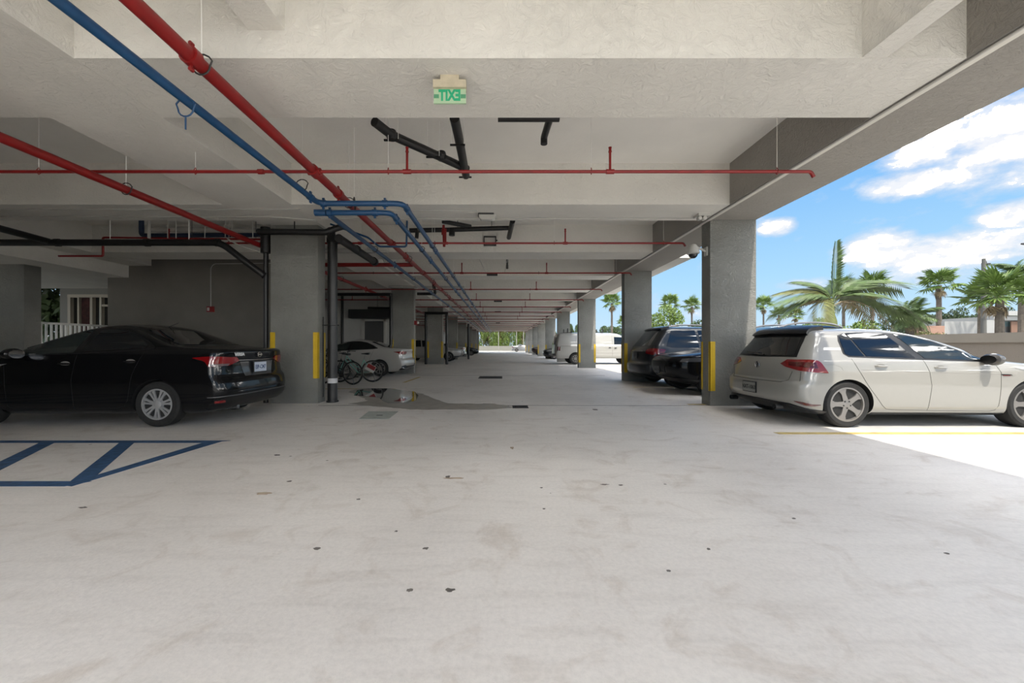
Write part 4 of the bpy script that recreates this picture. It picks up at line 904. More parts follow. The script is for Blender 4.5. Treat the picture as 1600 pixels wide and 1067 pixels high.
MB().tube([(-3.40, 7.66, Z(360, 7.62)), (-3.53, 8.0, Z(372, 8.0))], .085, 14).tube([(-4.1, 7.62, Z(362, 7.62)), (-4.1, 7.62, ZS-.004)], .012, 6).build('elbow', M_black, top, smooth=True)
sw = blackpipe([(-3.28, 7.75, Z(372, 7.75)), (-3.30, 10.0, Z(409, 10.0))], .085, 'dark sloping pipe that leads away behind the black downpipe')
for c0, c1, cr in (((-3.30, 9.9, Z(407.6, 9.9)), (-3.30, 10.02, Z(409.2, 10.0)), .105), ((-3.29, 8.7, Z(389, 8.7)), (-3.29, 8.78, Z(390.2, 8.75)), .098)): MB().tube([c0, c1], cr, 14).build('collar', M_black, sw, smooth=True)
st = blackpipe([(-4.87, 7.95, 0), (-4.87, 7.95, ZS-.02)], .047, 'slim black standpipe behind the broad dark column and the black sedan')
MB().tube([(-4.87, 7.95, Z(395, 7.95)), (-4.87, 7.95, ZS-.03)], .10, 14).build('cleanout', M_black, st, smooth=True)
lx = 7.7
lp = blackpipe([(-13.5, lx, Z(379, lx)), (X(345, lx), lx, Z(379, lx)), (-4.87, 7.9, Z(431, 7.9))], .066, 'thick black pipe crossing above the black sedan and dropping to the standpipe', bend=.16)
for px in (90, 230, 380-40): MB().tube([(X(px, lx)-.04, lx, Z(379, lx)), (X(px, lx)+.04, lx, Z(379, lx))], .078, 12).build('coupling', M_black, lp, smooth=True)
for px in (172, 295): rod(lp, X(px, lx), lx, Z(379, lx), ZC, r=.006)
blackpipe([(X(-30, 6.2), 6.2, Z(349, 6.2)), (X(76, 7.7), 7.7, Z(377, 7.7))], .06, 'black pipe slanting down to the thick pipe above the black sedan')
u = blackpipe([(X(160, 7.9), 7.9, ZC-.35), (X(300, 7.9), 7.9, ZC-.42), (X(408, 7.9), 7.9, ZC-.40)], .07, 'black pipe high in the ceiling bay above the black sedan') if False else None
# first bay beyond the exit sign
bz = H+2.74
w1 = blackpipe([(X(585, 4.7), 4.7, bz), (X(612, 5.0), 5.0, bz), (X(690, 5.55), 5.55, bz-.02), (X(730, 5.9), 5.9, bz-.03)], .058, 'black waste pipe slanting across the ceiling, behind the exit sign', bend=.12)
w2 = blackpipe([(X(710, 4.62), 4.62, bz), (X(716, 5.0), 5.0, bz), (X(728, 6.08), 6.08, bz-.05)], .060, 'short black waste pipe leading away from the exit sign', bend=.1)
for o, px, dd in ((w1, 612, 5.0), (w1, 677, 5.45), (w2, 715, 5.12), (w2, 727, 6.1)):
    MB().box(X(px, dd)-.10, X(px, dd)+.10, dd-.012, dd+.012, bz-.075, bz-.055).build('support_bar', M_black, o)
    for s in (-.085, .085): rod(o, X(px, dd)+s, dd, bz-.06, ZC, r=.004)
for p in ((X(612, 5.0), 5.0), (X(690, 5.55), 5.55)): MB().lathe([(0, -.075), (.055, -.06), (.075, 0), (.055, .06), (0, .075)], (p[0], p[1], bz), 'z', 14).build('elbow', M_black, w1, smooth=True)
w3 = blackpipe([(X(778, 4.6), 4.6, bz-.0), (X(874, 4.6), 4.6, bz-.0)], .055, 'short black pipe above the beam edge to the side of the exit sign')
[rod(w3, X(q_, 4.6), 4.6, bz, ZC, M_dgrey, .006) for q_ in (790, 865)]
MB().tube([(X(860, 4.6), 4.6, bz), (X(850, 5.05), 5.05, bz), (X(850, 5.05), 5.05, bz-.09)], .045, 12, bend=.1).build('branch_stub', M_black, w3, smooth=True)
# second bay
z2 = H+2.83
w4 = blackpipe([(X(640, 9.2), 9.2, Z(360, 9.2)), (X(700, 9.2), 9.2, Z(359, 9.2)), (X(797, 9.2), 9.2, Z(356, 9.2))], .055, 'black waste pipe across the ceiling between the two small wall lights')
MB().tube([(X(801, 8.6), 8.6, Z(345, 8.6)), (X(795, 9.9), 9.9, Z(371, 9.9))], .06, 12).build('end_tee', M_black, w4, smooth=True)
MB().tube([(X(692, 8.7), 8.7, Z(346, 8.7)), (X(735, 9.2), 9.2, Z(354, 9.2))], .05, 12).tube([(X(706, 9.1), 9.1, Z(357, 9.1)), (X(706, 9.1), 9.1, Z(368, 9.1))], .07, 12).tube([(X(652, 9.1), 9.1, Z(358, 9.1)), (X(651, 9.1), 9.1, Z(372, 9.1))], .045, 10).build('branch_stub', M_black, w4, smooth=True)
MB().tube([(X(693, 8.7), 8.7, Z(352, 8.7)), (X(694, 8.59), 8.59, zR)], .03, 10).lathe([(.0, .0), (.05, .01), (.05, .14), (0, .15)], (X(693, 8.6), 8.62, Z(367, 8.6)), 'z', 12).build('red_valve', M_red, w4, smooth=True)
for px in (715, 768): rod(w4, X(px, 9.2), 9.2, Z(358, 9.2), ZC, M_dgrey, .008)
# pipes beside the farther columns
for k, (px, dd, z1, lab) in enumerate(((611, 16.3, 3.4, 'black downpipe against the dark column behind the white sedan'), (698, 24.2, 3.2, 'black downpipe closer to the aisle of the two framing a dark column'), (665.5, 24.4, 3.2, 'black downpipe deeper in the bays of the two framing a dark column'),
                                   (732, 33.4, 3.1, 'black downpipe in front of the far dark columns by the white crossover'))):
    blackpipe([(X(px, dd), dd, 0), (X(px, dd), dd, z1)], .085 if k else .07, lab)
blackpipe([(X(664, 24.1), 24.1, 3.22), (X(700, 24.1), 24.1, 3.22)], .09, 'black crosspiece joining two downpipes over a dark column')
blackpipe([(X(525, 14.5), 14.5, Z(460, 14.5)), (X(610, 14.5), 14.5, Z(460, 14.5))], .06, 'black pipe across the bay above the white sedan')
bb_ = blackpipe([(X(575, 18), 18, Z(481, 18)), (X(612, 18), 18, Z(481.5, 18))], .06, 'short black pipe above the recessed door')
rod(bb_, X(590, 18), 18, Z(481, 18), ZC, M_dgrey, .01)
blackpipe([(X(652, 15.5), 15.5, Z(459, 15.5)), (X(680, 15.5), 15.5, Z(459, 15.5)), (X(676, 15.2), 15.2, Z(436, 15.2))], .06, 'black pipe stub under the ceiling beside the dark column', bend=.06)
# red and white lines over the left bays
pipe('sprinkler_main', [(-2.40, 10.45, zR-.02), (-5.0, 10.45, zR-.02)], .055, M_red, 'thick red cross pipe linking the two long sprinkler mains')
dpp = pipe('drop_pipe', [(X(415, 8.5), 8.5, Z(374, 8.5)), (X(161, 8.5), 8.5, Z(371, 8.5)), (X(161, 8.5), 8.5, Z(400, 8.5)), (X(92, 8.5), 8.5, Z(400, 8.5))], .022, M_red, 'thin dark red pipe stepping down above the terrace railing', bend=.04, seg=10)
[rod(dpp, X(q_, 8.5), 8.5, Z(372, 8.5), ZC, M_dgrey, .006) for q_ in (172, 300, 400)]
d9 = 8.9
pipe('conduit', [(X(235, d9), d9, Z(358, d9)), (X(412, d9), d9, Z(361, d9))], .065, M_plastic, 'fat white pipe high in the ceiling bay above the black sedan')
pipe('water_pipe', [(X(221, d9), d9, ZC-.0), (X(221, d9), d9, Z(368, d9)), (X(412, d9), d9, Z(367, d9))], .05, mat('dark_blue_pipe', (.015, .03, .07), .5), 'dark blue pipe below the fat white pipe above the black sedan', bend=.08)
for i, px in enumerate((233, 262, 275, 296, 320, 352, 362, 395)):
    MB().tube([(X(px, 8.2), 8.2, Z(372, 8.2)), (X(px, 8.2), 8.2, ZC)], .010 if i else .03, 6).build('hanger_rod', M_plastic, label='white hanger rod above the black sedan, %s counted from the terrace side' % (['first']+ORD[1:])[i], cat='rod', group='white hanger rods above the black sedan')
pipe('conduit', [(X(355, 8.0), 8.0, Z(372, 8.0)), (X(368, 8.0), 8.0, Z(381, 8.0)), (X(412, 8.0), 8.0, Z(396, 8.0))], .014, M_plastic, 'thin white conduit slanting below the red main beside the standpipe', seg=8)
for k, (yy, zz, lab) in enumerate(((6.92, ZS-.014, 'white conduit strapped under the second beam, upper of the pair'), (7.30, ZS-.016, 'white conduit strapped under the second beam, lower of the pair'))):
    pipe('conduit', [(-13.5, yy, zz), (-4.4, yy, zz), (-3.62, yy+.2*k, zz)], .013, M_plastic, lab, seg=8)
pipe('conduit', [(-3.5, 7.42, ZS-.012), (3.98, 7.42, ZS-.012)], .009, M_plastic, 'thin white conduit along the second beam over the drive', seg=8)
pipe('conduit', [(-3.4, 6.95, ZS-.012), (X(745, 7.0), 6.98, ZS-.012)], .009, M_plastic, 'thin white conduit feeding the wall light under the second beam', seg=8)
ec = MB().tube([(4.03, -2, ZS-.016), (4.03, Y1-1, ZS-.016)], .014, 8).build('conduit', M_plastic, label='long white conduit along the inner edge of the outer beam', cat='conduit')
MB().box(4.05, 4.11, -2, Y1-1, ZS-.016, ZS-.002).build('joint_strip', stucco('strip_stucco', (.62, .60, .55), .05, 9, .1), ec)
cb = empty('cable_bundle', (0, 0, 0), 0, 'bundle of white conduits running under the ceiling past the dark sloping pipe', 'conduit')
for k in range(4):
    MB().tube([(-3.34+.045*k, 9.6, ZS-.03), (-3.34+.045*k, 10.9, ZS-.03), (-3.34+.045*k, 11.1, ZS-.14), (-3.34+.045*k, 15.6, ZS-.14)], .016, 8).build('conduit_run', M_plastic, cb, smooth=True)
for k, (y0, x0, x1, lab) in enumerate(((9.75, -2.9, -4.6, 'white conduit run across the aisle past the second beam'), (15.7, -1.5, -4.6, 'white cable tray crossing above the far dark columns'))):
    MB().box(x0, x1, y0, y0+.12, ZS-.10, ZS-.03).build('cable_tray', M_plastic, label=lab, cat='cable tray')
MB().box(-6.0, -1.4, 32.3, 32.6, Z(500.5, 33), Z(498.5, 33)).build('cable_tray', M_plastic, label='white cable tray crossing above the white crossover', cat='cable tray')

# ------------------------------------------------------------------ exit sign (seen from behind, so it reads mirrored)
es = empty('exit_sign', (X(703, 3.53), 3.53, ZS), 0, 'green and cream exit sign hanging under the first beam, its letters mirrored', 'exit sign')
M_cream = mat('yellowed_plastic', (.50, .44, .32), .5, noise=(12, .15)); M_panel = mat('sign_panel', (.30, .38, .25), .3, emit=((.45, .75, .45), .02)); M_green = mat('sign_green', (.008, .22, .11), .4, emit=((.01, .5, .2), .03)); M_green2 = mat('sign_dark_green', (.08, .26, .14), .5)
MB().box(-.085, .085, -.03, .06, -.045, .0).build('mount', M_cream, es)
MB().box(-.15, .15, -.035, .045, -.115, -.045).build('housing', M_cream, es)
MB().box(-.148, .148, -.006, .012, -.245, -.115).build('panel', M_panel, es)
text_obj('lettering', 'EXIT', .135, M_green, es, (0, -.008, -.178), (math.pi/2, 0, 0), .001, mirror=True, bold=.006, sx=.72)
for s in (-1, 1): MB().box(s*.10, s*.146, -.009, -.005, -.20, -.165).build('chevron_block', M_green2, es)
# ------------------------------------------------------------------ small lights, cameras, boxes
wl = empty('wall_light', (X(761, 7.25), 7.22, ZS), 0, 'small rounded light fitting under the second beam over the aisle', 'light')
MB().prism([(-.16, 0), (-.15, -.03), (-.13, -.09), (-.10, -.115), (.10, -.115), (.14, -.09), (.16, -.03), (.16, 0)], 'y', -.06, .06).build('body', M_plastic, wl)
MB().box(-.15, .13, -.09, -.06, -.022, .0).box(-.165, -.15, -.08, .0, -.06, .0).build('shade', M_dgrey, wl)
wl = empty('wall_light', (X(765.5, 10.05), 10.10, Z(376, 10.05)), 0, 'square dark-framed light on the third beam over the aisle', 'light')
MB().box(-.14, .14, -.04, .04, -.09, .09).build('body', M_plastic, wl)
MB().box(-.165, .165, -.08, .04, .085, .115).box(-.165, -.14, -.08, .04, -.12, .1).box(.14, .165, -.08, .04, -.12, .1).box(-.165, .165, -.07, .04, -.12, -.10).box(.165, .20, -.03, .0, .0, .03).build('frame', M_dgrey, wl)
wl = empty('wall_light', (X(769, 12.2), 12.2, Z(429, 12.2)), 0, 'small dark light fitting fed by looped white cables', 'light')
MB().box(-.17, .17, -.05, .05, -.035, .035).build('body', M_dgrey, wl)
for a, b in ((X(760, 12), X(747, 11)), (X(788, 12), X(794, 11))):
    MB().tube([(b, 11.0, ZS), (b, 11.2, Z(402, 11.2)), (a, 12.1, Z(428, 12.1))], .008, 6).build('cable', M_plastic, label='thin white cable drooping to the small dark light, %s side' % ('column' if a < X(769, 12) else 'open'), cat='cable')
MB().tube([(X(792.5, 11.5), 11.5, Z(405, 11.5)), (X(792.5, 11.5), 11.5, Z(415, 11.5))], .03, 10).tube([(X(792.5, 11.5), 11.5, Z(414, 11.5)), (X(792.5, 11.5), 11.5, Z(420, 11.5))], .035, 10).build('junction_box', M_dgrey, label='small dark junction box on the cable by the dark light', cat='junction box')
for i, dd in enumerate((21.0, 27.6, 41)):
    MB().box(X(778, dd)-.22, X(778, dd)+.22, dd, dd+.25, ZS-.06, ZS).build('ceiling_light', M_dgrey, label='%s dark flat ceiling light down the aisle after the looped cables' % ('first', 'second', 'third')[i], cat='light')
dm = empty('security_camera', (4.10, 7.66, Z(392, 7.66)), 0, 'white dome security camera on the side of the broad grey column', 'camera')
MB().tube([(0, 0, -.02), (-.12, 0, .04), (-.26, 0, .10)], .022, 10).box(-.03, 0, -.05, .05, -.10, .07).build('arm', M_plastic, dm, smooth=True)
MB().lathe([(0, .14), (.06, .12), (.10, .05), (.115, -.02), (.12, -.05), (.09, -.07), (0, -.07)], (-.27, 0, 0), 'z', 24).build('housing', M_plastic, dm, smooth=True)
MB().lathe([(.085, -.07), (.075, -.11), (.04, -.145), (0, -.15)], (-.27, 0, 0), 'z', 20).build('dome', M_glass, dm, smooth=True)
jb = empty('junction_box', (X(1100, 7.2), 7.22, ZS), 0, 'white junction box with spotlights at the top of the broad grey column', 'junction box')
MB().box(-.13, .10, -.08, .12, -.05, 0).build('box', M_plastic, jb)
for s in (-.09, 0): MB().lathe([(0, -.05), (.035, -.04), (.04, .03), (0, .035)], (s, -.02, -.085), 'y', 14).build('spotlight', M_plastic, jb, smooth=True)
fa = empty('fire_alarm', (X(327, 11.8), 11.855, Z(483, 11.8)), 0, 'red fire alarm strobe on the dark wall above the black sedan', 'alarm')
MB().box(-.09, .12, -.05, 0, -.085, .085).build('housing', M_red, fa); MB().box(-.06, .0, -.065, -.05, -.05, .05).build('strobe', M_plastic, fa)
MB().tube([(.02, -.02, .085), (.02, -.02, 1.28), (.12, -.02, 1.40), (1.9, -.02, 1.42)], .012, 8, bend=.08).build('conduit', M_plastic if False else M_lwall, fa, smooth=True)
fa = empty('fire_alarm', (-3.75, 16.62, Z(504, 16.6)), 0, 'small red and white alarm on the column by the white sedan', 'alarm')
MB().box(-.02, .12, -.07, .07, -.10, .08).build('housing', M_red, fa); MB().box(.12, .18, -.05, .05, -.05, .05).build('strobe', M_plastic, fa)
# ------------------------------------------------------------------ greenery outside
def leafmat(name, c, t=.35):
    mt = mat(name, c, .55, noise=(3, .35)); b = mt.node_tree.nodes['Principled BSDF']
    b.inputs['Transmission Weight'].default_value = 0; b.inputs['Subsurface Weight'].default_value = 0
    return mt
M_fan = leafmat('fan_palm_leaf', (0.1032, 0.1637, 0.0309)); M_feather = leafmat('feather_palm_leaf', (0.0638, 0.1021, 0.0255)); M_olive = leafmat('olive_palm_leaf', (0.1114, 0.1170, 0.0312)); M_dead = leafmat('dry_palm_leaf', (0.2228, 0.1671, 0.0947))
M_bush = leafmat('bush_leaf', (0.0401, 0.0691, 0.0144)); M_mang = leafmat('mangrove_leaf', (0.0316, 0.0553, 0.0131)); M_lime = leafmat('lime_leaf', (0.1059, 0.1671, 0.0223)); M_hedge = leafmat('hedge_leaf', (0.0947, 0.1393, 0.0245))
M_trunk = mat('palm_trunk', (.115, .095, .075), .9, noise=(4, .3), bump=(20, .6)); M_shaft = mat('palm_crownshaft', (.12, .14, .04), .5, noise=(3, .2)); M_bark = mat('bark', (.16, .12, .08), .9)
def fan_frond(L, droop, r, nseg=15):
    """petiole plus a fan of pointed leaf segments, built along +x"""
    m_ = MB(); m_.tube([(0, 0, 0), (L*.28, 0, L*.05), (L*.5, 0, L*.04-droop*.2*L)], .018*L, 4)
    bx, bz = L*.5, L*.04-droop*.2*L
    for k in range(nseg):
        a = (k/(nseg-1)-.5)*3.9; l = L*.55*(1-.25*abs(a)/1.95)*r.uniform(.85, 1.1); c, s = math.cos(a), math.sin(a)
        ex, ey = bx+c*l, s*l*.9; ez = bz-droop*l*r.uniform(.5, 1.1)*(.5+.5*abs(a)/2)-.1*l
        mx, my, mz = bx+c*l*.55, s*l*.5, bz-droop*l*.15
        px, py = -s*.036*L, c*.036*L
        m_.add([(bx, 0, bz), (mx+px, my+py, mz), (ex, ey, ez), (mx-px, my-py, mz-.03*L)], [(0, 1, 2, 3)])
    return m_
def feather_frond(L, bend, r, n=26, w=.30, twist=0.0, rise=.5, lw=.02):
    """arched midrib with leaflets on both sides"""
    m_ = MB(); P = []
    for k in range(13):
        t = k/12; P.append(Vector((L*(t-.18*bend*t*t), 0, L*(rise*t-bend*t*t*.75))))
    m_.tube(P, [.020*L*(1-.85*k/12)*.5 for k in range(13)], 4)
    for k in range(n):
        t = .14+.86*k/(n-1); i = min(int(t*12), 11); q = t*12-i; p = P[i].lerp(P[i+1], q); d = (P[i+1]-P[i]).normalized()
        ll = L*w*math.sin(math.pi*min(.12+t*.80, 1))**.6*r.uniform(.85, 1.1)
        for s in (-1, 1):
            out = Vector((0, s, -.25-.35*bend*t+twist*s)).normalized(); tip = p+d*ll*.5+out*ll-Vector((0, 0, ll*.25*r.uniform(.4, 1.2))); mid = p+d*ll*.22+out*ll*.5; e = d*lw*L
            m_.add([p, mid+e, tip, mid-e], [(0, 1, 2, 3)])
    return m_
rr = random.Random(11)
FAN = [fan_frond(1.9, q, rr).mesh('frond', M_fan) for q in (.05, .35, .7)]
FAND = [fan_frond(1.7, q, rr).mesh('dry_frond', M_dead) for q in (.9, 1.1)]
FEA = [feather_frond(2.6, q, rr).mesh('frond', M_feather) for q in (.7, 1.0, 1.3)]
def palm(name, label, px, pycrown, d, rad, kind='fan', trunk_r=.16, n=30, base_z=0, dead=5, seed=1, group=None, lean=0):
    r = random.Random(seed); x = X(px, d); zc = Z(pycrown, d); o = empty(name, (x, d, base_z), 0, label, 'palm tree', group)
    h = zc-base_z
    MB().tube([(lean, 0, 0), (lean*.6, 0, h*.3), (0, 0, h*.9), (0, 0, h)], [trunk_r*1.15, trunk_r, trunk_r*.85, trunk_r*.95], 10).build('trunk', M_trunk, o, smooth=True)
    base = FAN if kind == 'fan' else FEA; s = rad/(1.9 if kind == 'fan' else 2.4)
    for k in range(n):
        t = k/n; el = math.radians(80-(100 if kind == 'fan' else 112)*t + r.uniform(-9, 9)); az = k*2.399+r.uniform(-.2, .2)
        f = bpy.data.objects.new('frond', r.choice(base)); COL.objects.link(f); f.parent = o; f.location = (0, 0, h+ (.15 if kind == 'fan' else .1))
        f.rotation_euler = (r.uniform(-.3, .3), -el, az); q = s*r.uniform(.85, 1.1); f.scale = (q, q, q)
    for k in range(dead):
        f = bpy.data.objects.new('dry_frond', FAND[k % 2]); COL.objects.link(f); f.parent = o; f.location = (0, 0, h-.05)
        f.rotation_euler = (0, math.radians(r.uniform(35, 70)), k*2.1); f.scale = (s*.75,)*3
    return o
palm('palm_tree', 'tall fan palm with a full round crown above the garden wall', 1467, 446, 44, 2.15, trunk_r=.26, dead=8, n=26, seed=3)
palm('palm_tree', 'stout fan palm with wide leafy crown in front of the white house', 1562, 464, 26, 2.05, trunk_r=.24, n=34, dead=6, seed=4)
palm('palm_tree', 'fan palm crowding the wooden utility pole', 1532, 470, 34, 1.9, trunk_r=.2, n=24, dead=4, seed=5)
palm('palm_tree', 'feather palm rising highest by the street lamp', 1596, 434, 36, 2.4, 'feather', .24, 22, dead=0, seed=6)
palm('palm_tree', 'tall palm just behind the drooping bottle palm, with the wider crown', 1363, 450, 40, 1.9, trunk_r=.17, n=24, dead=5, seed=7)
palm('palm_tree', 'tall slim palm just behind the drooping bottle palm, with the narrower crown', 1318, 452, 42, 1.6, trunk_r=.15, n=20, dead=4, seed=8)
palm('palm_tree', 'low shaggy date palm with brownish fronds by the garden wall', 1422, 500, 30, 1.75, 'feather', .3, 34, dead=4, seed=9)
palm('palm_tree', 'small distant palm just past the broad grey column, tallest of three', 1193, 478, 72, 2.2, trunk_r=.16, n=26, seed=10)
palm('palm_tree', 'small distant palm, middle of the three above the white hatchback spoiler', 1217, 492, 74, 1.9, trunk_r=.16, n=24, seed=11)
palm('palm_tree', 'small distant palm nearest the drooping bottle palm of three', 1243, 494, 74, 1.8, trunk_r=.16, n=24, seed=12)
palm('palm_tree', 'distant palm above the dark minivan, closer to its rear', 1047, 476, 66, 2.0, trunk_r=.16, n=26, seed=13)
palm('palm_tree', 'distant palm above the dark minivan, beside the broad column', 1081, 479, 66, 1.9, trunk_r=.16, n=26, seed=14)
palm('palm_tree', 'slender palm with hanging dry fronds behind the white cargo van', 956, 474, 60, 1.9, trunk_r=.17, n=26, dead=10, seed=15)
palm('palm_tree', 'small palm top half hidden by the column beside the cargo van', 975, 507, 70, 1.8, n=18, seed=16)
# the drooping bottle palm by the wall
bx, by = X(1298, 17.6), 17.6
bp = empty('bottle_palm', (bx, by, 0), 0, 'drooping bottle palm with an upright spear leaf behind the white hatchback', 'palm tree')
MB().lathe([(.20, 0), (.27, .6), (.30, 1.3), (.24, 1.95), (.20, 2.05)], (0, 0, 0), 'z', 18).build('trunk', M_trunk, bp, smooth=True)
MB().lathe([(.19, 2.02), (.24, 2.12), (.23, 2.3), (.15, 2.6), (.11, 2.95), (.08, 3.35)], (0, 0, 0), 'z', 18).build('crownshaft', M_shaft, bp, smooth=True)
br = random.Random(5)
for k, (az, el, L, bend, mm) in enumerate(((0.05, 45, 3.4, 1.15, 0), (.30, 34, 3.3, 1.35, 1), (-.25, 26, 3.1, 1.35, 0), (.12, 58, 2.6, 1.1, 0), (2.95, 55, 2.1, 1.35, 1), (3.3, 45, 2.2, 1.5, 0), (2.8, 30, 2.1, 1.6, 0), (3.5, 15, 1.9, 1.6, 1), (1.5, 50, 2.2, 1.3, 0), (3.1, 68, 1.8, 1.1, 0), (1.0, 40, 2.6, 1.4, 0), (2.2, 35, 2.2, 1.5, 0))):
    f = feather_frond(L, bend, br, 50, .40, 0, .35, .015).build('frond', M_olive if mm else M_feather, bp); f.location = (0, 0, 3.15); f.rotation_euler = (br.uniform(-.5, .5), -math.radians(el), az)
for k in range(3):
    f = feather_frond(2.4, 1.6, br, 24, .20, 0, .3, .012).build('dry_frond', M_dead, bp); f.location = (.05, -.1, 3.0); f.rotation_euler = (0, -math.radians(18+6*k), (.12, -.2, 3.0)[k])
f = feather_frond(2.75, .04, br, 40, .15, 0, .02, .016).build('spear_leaf', M_feather, bp); f.location = (0.12, 0, 3.2); f.rotation_euler = (0, -math.radians(88), 0)
# leafy masses
def foliage_mesh(n, leaf, r, squash=1.0, lumps=9):
    m_ = MB(); L = [(Vector((r.uniform(-.75, .75), r.uniform(-.75, .75), r.uniform(-.55, .75))), r.uniform(.3, .5)) for _ in range(lumps)]
    for _ in range(n):
        c, q = r.choice(L); v = Vector((r.gauss(0, 1), r.gauss(0, 1), r.gauss(0, 1))).normalized()*q*r.uniform(.75, 1.05)+c
        a = Vector((r.gauss(0, 1), r.gauss(0, 1), r.gauss(0, 1))).normalized(); b = a.cross(Vector((r.gauss(0, 1), r.gauss(0, 1), .3))).normalized(); s = leaf*r.uniform(.6, 1.3)
        m_.add([v-a*s, v+b*s*.5, v+a*s, v-b*s*.5], [(0, 1, 2, 3)])
    return m_
fr = random.Random(21)
FM = {}
def tree(name, label, px, pytop, d, w, m_, base_z=0, cat='tree', group=None, seed=0, x=None):
    key = (m_.name, seed % 3)
    if key not in FM: FM[key] = foliage_mesh(3400, .06, fr).mesh('foliage', m_)
    x = X(px, d) if x is None else x; zt = Z(pytop, d); o = empty(name, (x, d, base_z), 0, label, cat, group); h = zt-base_z
    f = bpy.data.objects.new('foliage', FM[key]); COL.objects.link(f); f.parent = o; f['kind'] = 'stuff'; f.location = (0, 0, h*.56); f.scale = (w/2, w/2, h*.46)
    if cat == 'hedge tree': f.location.z = h*.46; f.scale.z = h*.62; f.rotation_euler = (0, 0, seed*1.3)
    MB().tube([(0, 0, 0), (.05*w, 0, h*.55)], [.06*w/3, .04*w/3], 7).tube([(.02*w, 0, h*.3), (-.2*w, .1*w, h*.6)], .02*w, 5).build('trunk', M_bark, o)
tree('leafy_tree', 'bright green tree behind the dark minivan roof', 1045, 486, 50, 5.0, M_lime, seed=1)
tree('leafy_tree', 'green bush between the minivan tree and the column', 1078, 500, 52, 5, M_bush, seed=2)
tree('leafy_tree', 'lime green bush behind the drooping bottle palm', 1325, 497, 34, 4.2, M_lime, seed=3)
tree('leafy_tree', 'lime bush under the three small distant palms', 1278, 503, 40, 3.0, M_lime, seed=4)
tree('leafy_tree', 'reddish green bush beside the shaggy date palm', 1458, 512, 28, 2.6, M_olive, seed=5)
for k in range(10):
    tree('mangrove', 'dark mangrove in the belt behind the garden wall, %s from the shaggy date palm' % (['first']+ORD[1:])[k], 1405+k*24, 480+(k*37 % 7), 75+(k % 2)*7, 4.6, M_mang, group='mangrove belt behind the garden wall', seed=k)
for k in range(6):
    tree('leafy_tree', 'green tree behind the white cargo van, %s along the row from its tail' % (['first']+ORD[1:])[k], 934+k*21, 507+(k*5 % 6), 86+(k % 2)*6, 4.4, M_bush, group='green trees behind the cargo van', seed=k)
for k in range(4):
    tree('leafy_tree', 'small green tree glimpsed between far columns, %s beyond the van roof' % (['first']+ORD[1:])[k], 897-k*9, 505+2*k, 100+k*5, 2.2, M_bush, group='trees between the far columns', seed=k)
for k in range(11):
    tree('leafy_tree', 'sunlit tree closing the far end of the aisle, %s from the dark columns' % (['first']+ORD[1:])[k], 735+k*10, 498+(k*7 % 9), 96+(k % 3)*4, 3.9, (M_hedge, M_lime, M_olive)[k % 3], cat='hedge tree', group='hedge row at the far end of the aisle', seed=k)
for k, px in enumerate((779, 807, 818)):
    d = 84; MB().tube([(X(px, d), d, 0), (X(px, d), d, 6.5)], .08, 8).build('lamp_post', mat('pale_post', (.25, .24, .21), .6), label=('first', 'second', 'third')[k]+' pale post beyond the far opening counted from the dark columns', cat='post')
struct('far_wall', MB().box(-6, 12, 90, 90.3, 0, 1.1), mat('far_wall_paint', (.20, .195, .17), .9))
# greenery at the terrace
tree('terrace_shrub', 'leafy shrub behind the terrace railing', 0, 0, 16.5, 3.0, M_bush, .85, 'shrub', x=-18.3, seed=2) if False else None
o = empty('terrace_shrub', (-18.9, 16.5, .85), 0, 'leafy green shrub beyond the terrace railing', 'shrub')
f = bpy.data.objects.new('foliage', foliage_mesh(2200, .09, fr).mesh('foliage', M_bush)); COL.objects.link(f); f.parent = o; f['kind'] = 'stuff'; f.location = (0, 0, 1.6); f.scale = (2.3, 1.5, 2.2)
MB().tube([(0, 0, 0), (0, 0, 1.2)], .06, 6).build('trunk', M_bark, o)

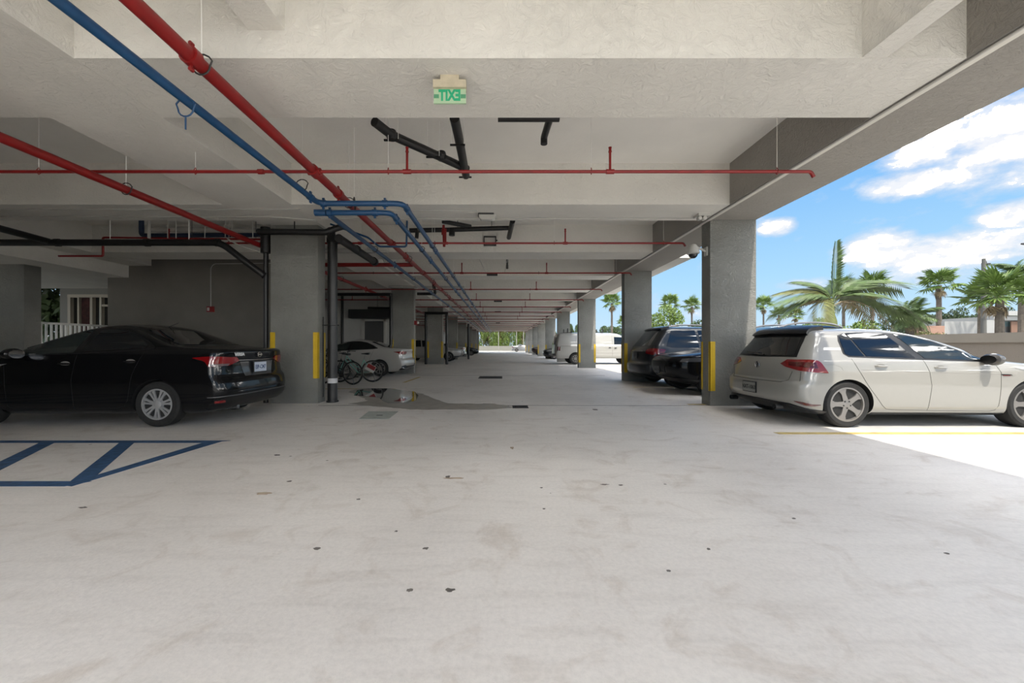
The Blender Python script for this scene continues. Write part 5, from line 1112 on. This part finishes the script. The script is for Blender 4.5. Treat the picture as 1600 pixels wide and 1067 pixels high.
# ------------------------------------------------------------------ utility pole, lamp, houses
up = empty('utility_pole', (X(1537, 33), 33, 0), 0, 'grey wooden utility pole with short crossarms behind the fan palm', 'pole')
MB().tube([(0, 0, 0), (0, 0, Z(404, 33))], [.19, .13], 12).build('shaft', mat('weathered_wood', (.10, .098, .09), .9), up, smooth=True)
for k, py in enumerate((412, 422)): z = Z(py, 33); MB().box(0, .55, -.06, .06, z-.05, z+.05).build('crossarm', M_dgrey, up)
for k, py in enumerate((412, 415, 422)): z = Z(py, 33); MB().lathe([(0, 0), (.05, .02), (.05, .14), (0, .18)], (.2+.12*k, 0, z+.05), 'z', 8).build('insulator', M_dgrey, up)
sl = empty('street_lamp', (X(1625, 30), 30, 0), 0, 'street lamp head reaching in beside the tallest feather palm', 'lamp')
MB().tube([(0, 0, 0), (0, 0, Z(378, 30)), (-.9, 0, Z(380, 30))], .07, 8, bend=.5).build('arm', M_grey, sl)
MB().lathe([(0, -.35), (.06, -.3), (.10, 0), (.05, .3), (0, .35)], (-1.15, 0, Z(381, 30)), 'x', 12).build('lamp_head', M_dgrey, sl, smooth=True)
hs = empty('house', (X(1600, 46), 46, 0), 0, 'white flat-roofed house with a pale blue band behind the garden wall', 'house')
M_hw = mat('house_render', (.30, .30, .29), .8)
MB().box(-2.2, 9, 0, 8, 0, 2.75).box(-3.6, 9, .6, 8, 2.75, 4.7).build('wall', M_hw, hs)
MB().box(-2.6, 9, -.6, 0, 4.75, 5.3).box(-4.0, 9, -.3, .6, 4.2, 4.7).build('roof_fascia', M_hw, hs)
MB().box(-3.62, 9, .55, .6, 3.5, 4.1).build('blue_band', mat('pale_blue_render', (.22, .34, .37), .7), hs)
MB().box(-1.6, 1.4, -.05, .05, 2.78, 4.1).build('porch_opening', mat('brown_porch', (.16, .09, .06), .8), hs)
MB().box(-.2, .1, -.08, -.05, 2.78, 3.6).build('window', M_dgrey, hs)
sh_ = empty('boundary_wall', (0, 0, 0), 0, 'long white wall stepping down beside the palm trunks', 'wall')
for k, (px0, px1, py0, dd) in enumerate(((1476, 1530, 502, 40), (1530, 1560, 500, 41))):
    MB().box(X(px0, dd), X(px1, dd), dd, dd+.3, 0, Z(py0, dd)).build('panel', M_hw, sh_)
MB().box(X(1445, 38), X(1476, 38), 38, 38.8, 0, Z(509, 38)).build('outbuilding', mat('coral_render', (.32, .19, .14), .8), label='low coral pink outbuilding by the shaggy date palm', cat='building')
MB().box(X(1552, 60), X(1572, 60), 60, 60.8, 0, Z(478, 60)).build('building', mat('cream_render', (.34, .31, .26), .8), label='cream block showing between the palm trunks', cat='building')
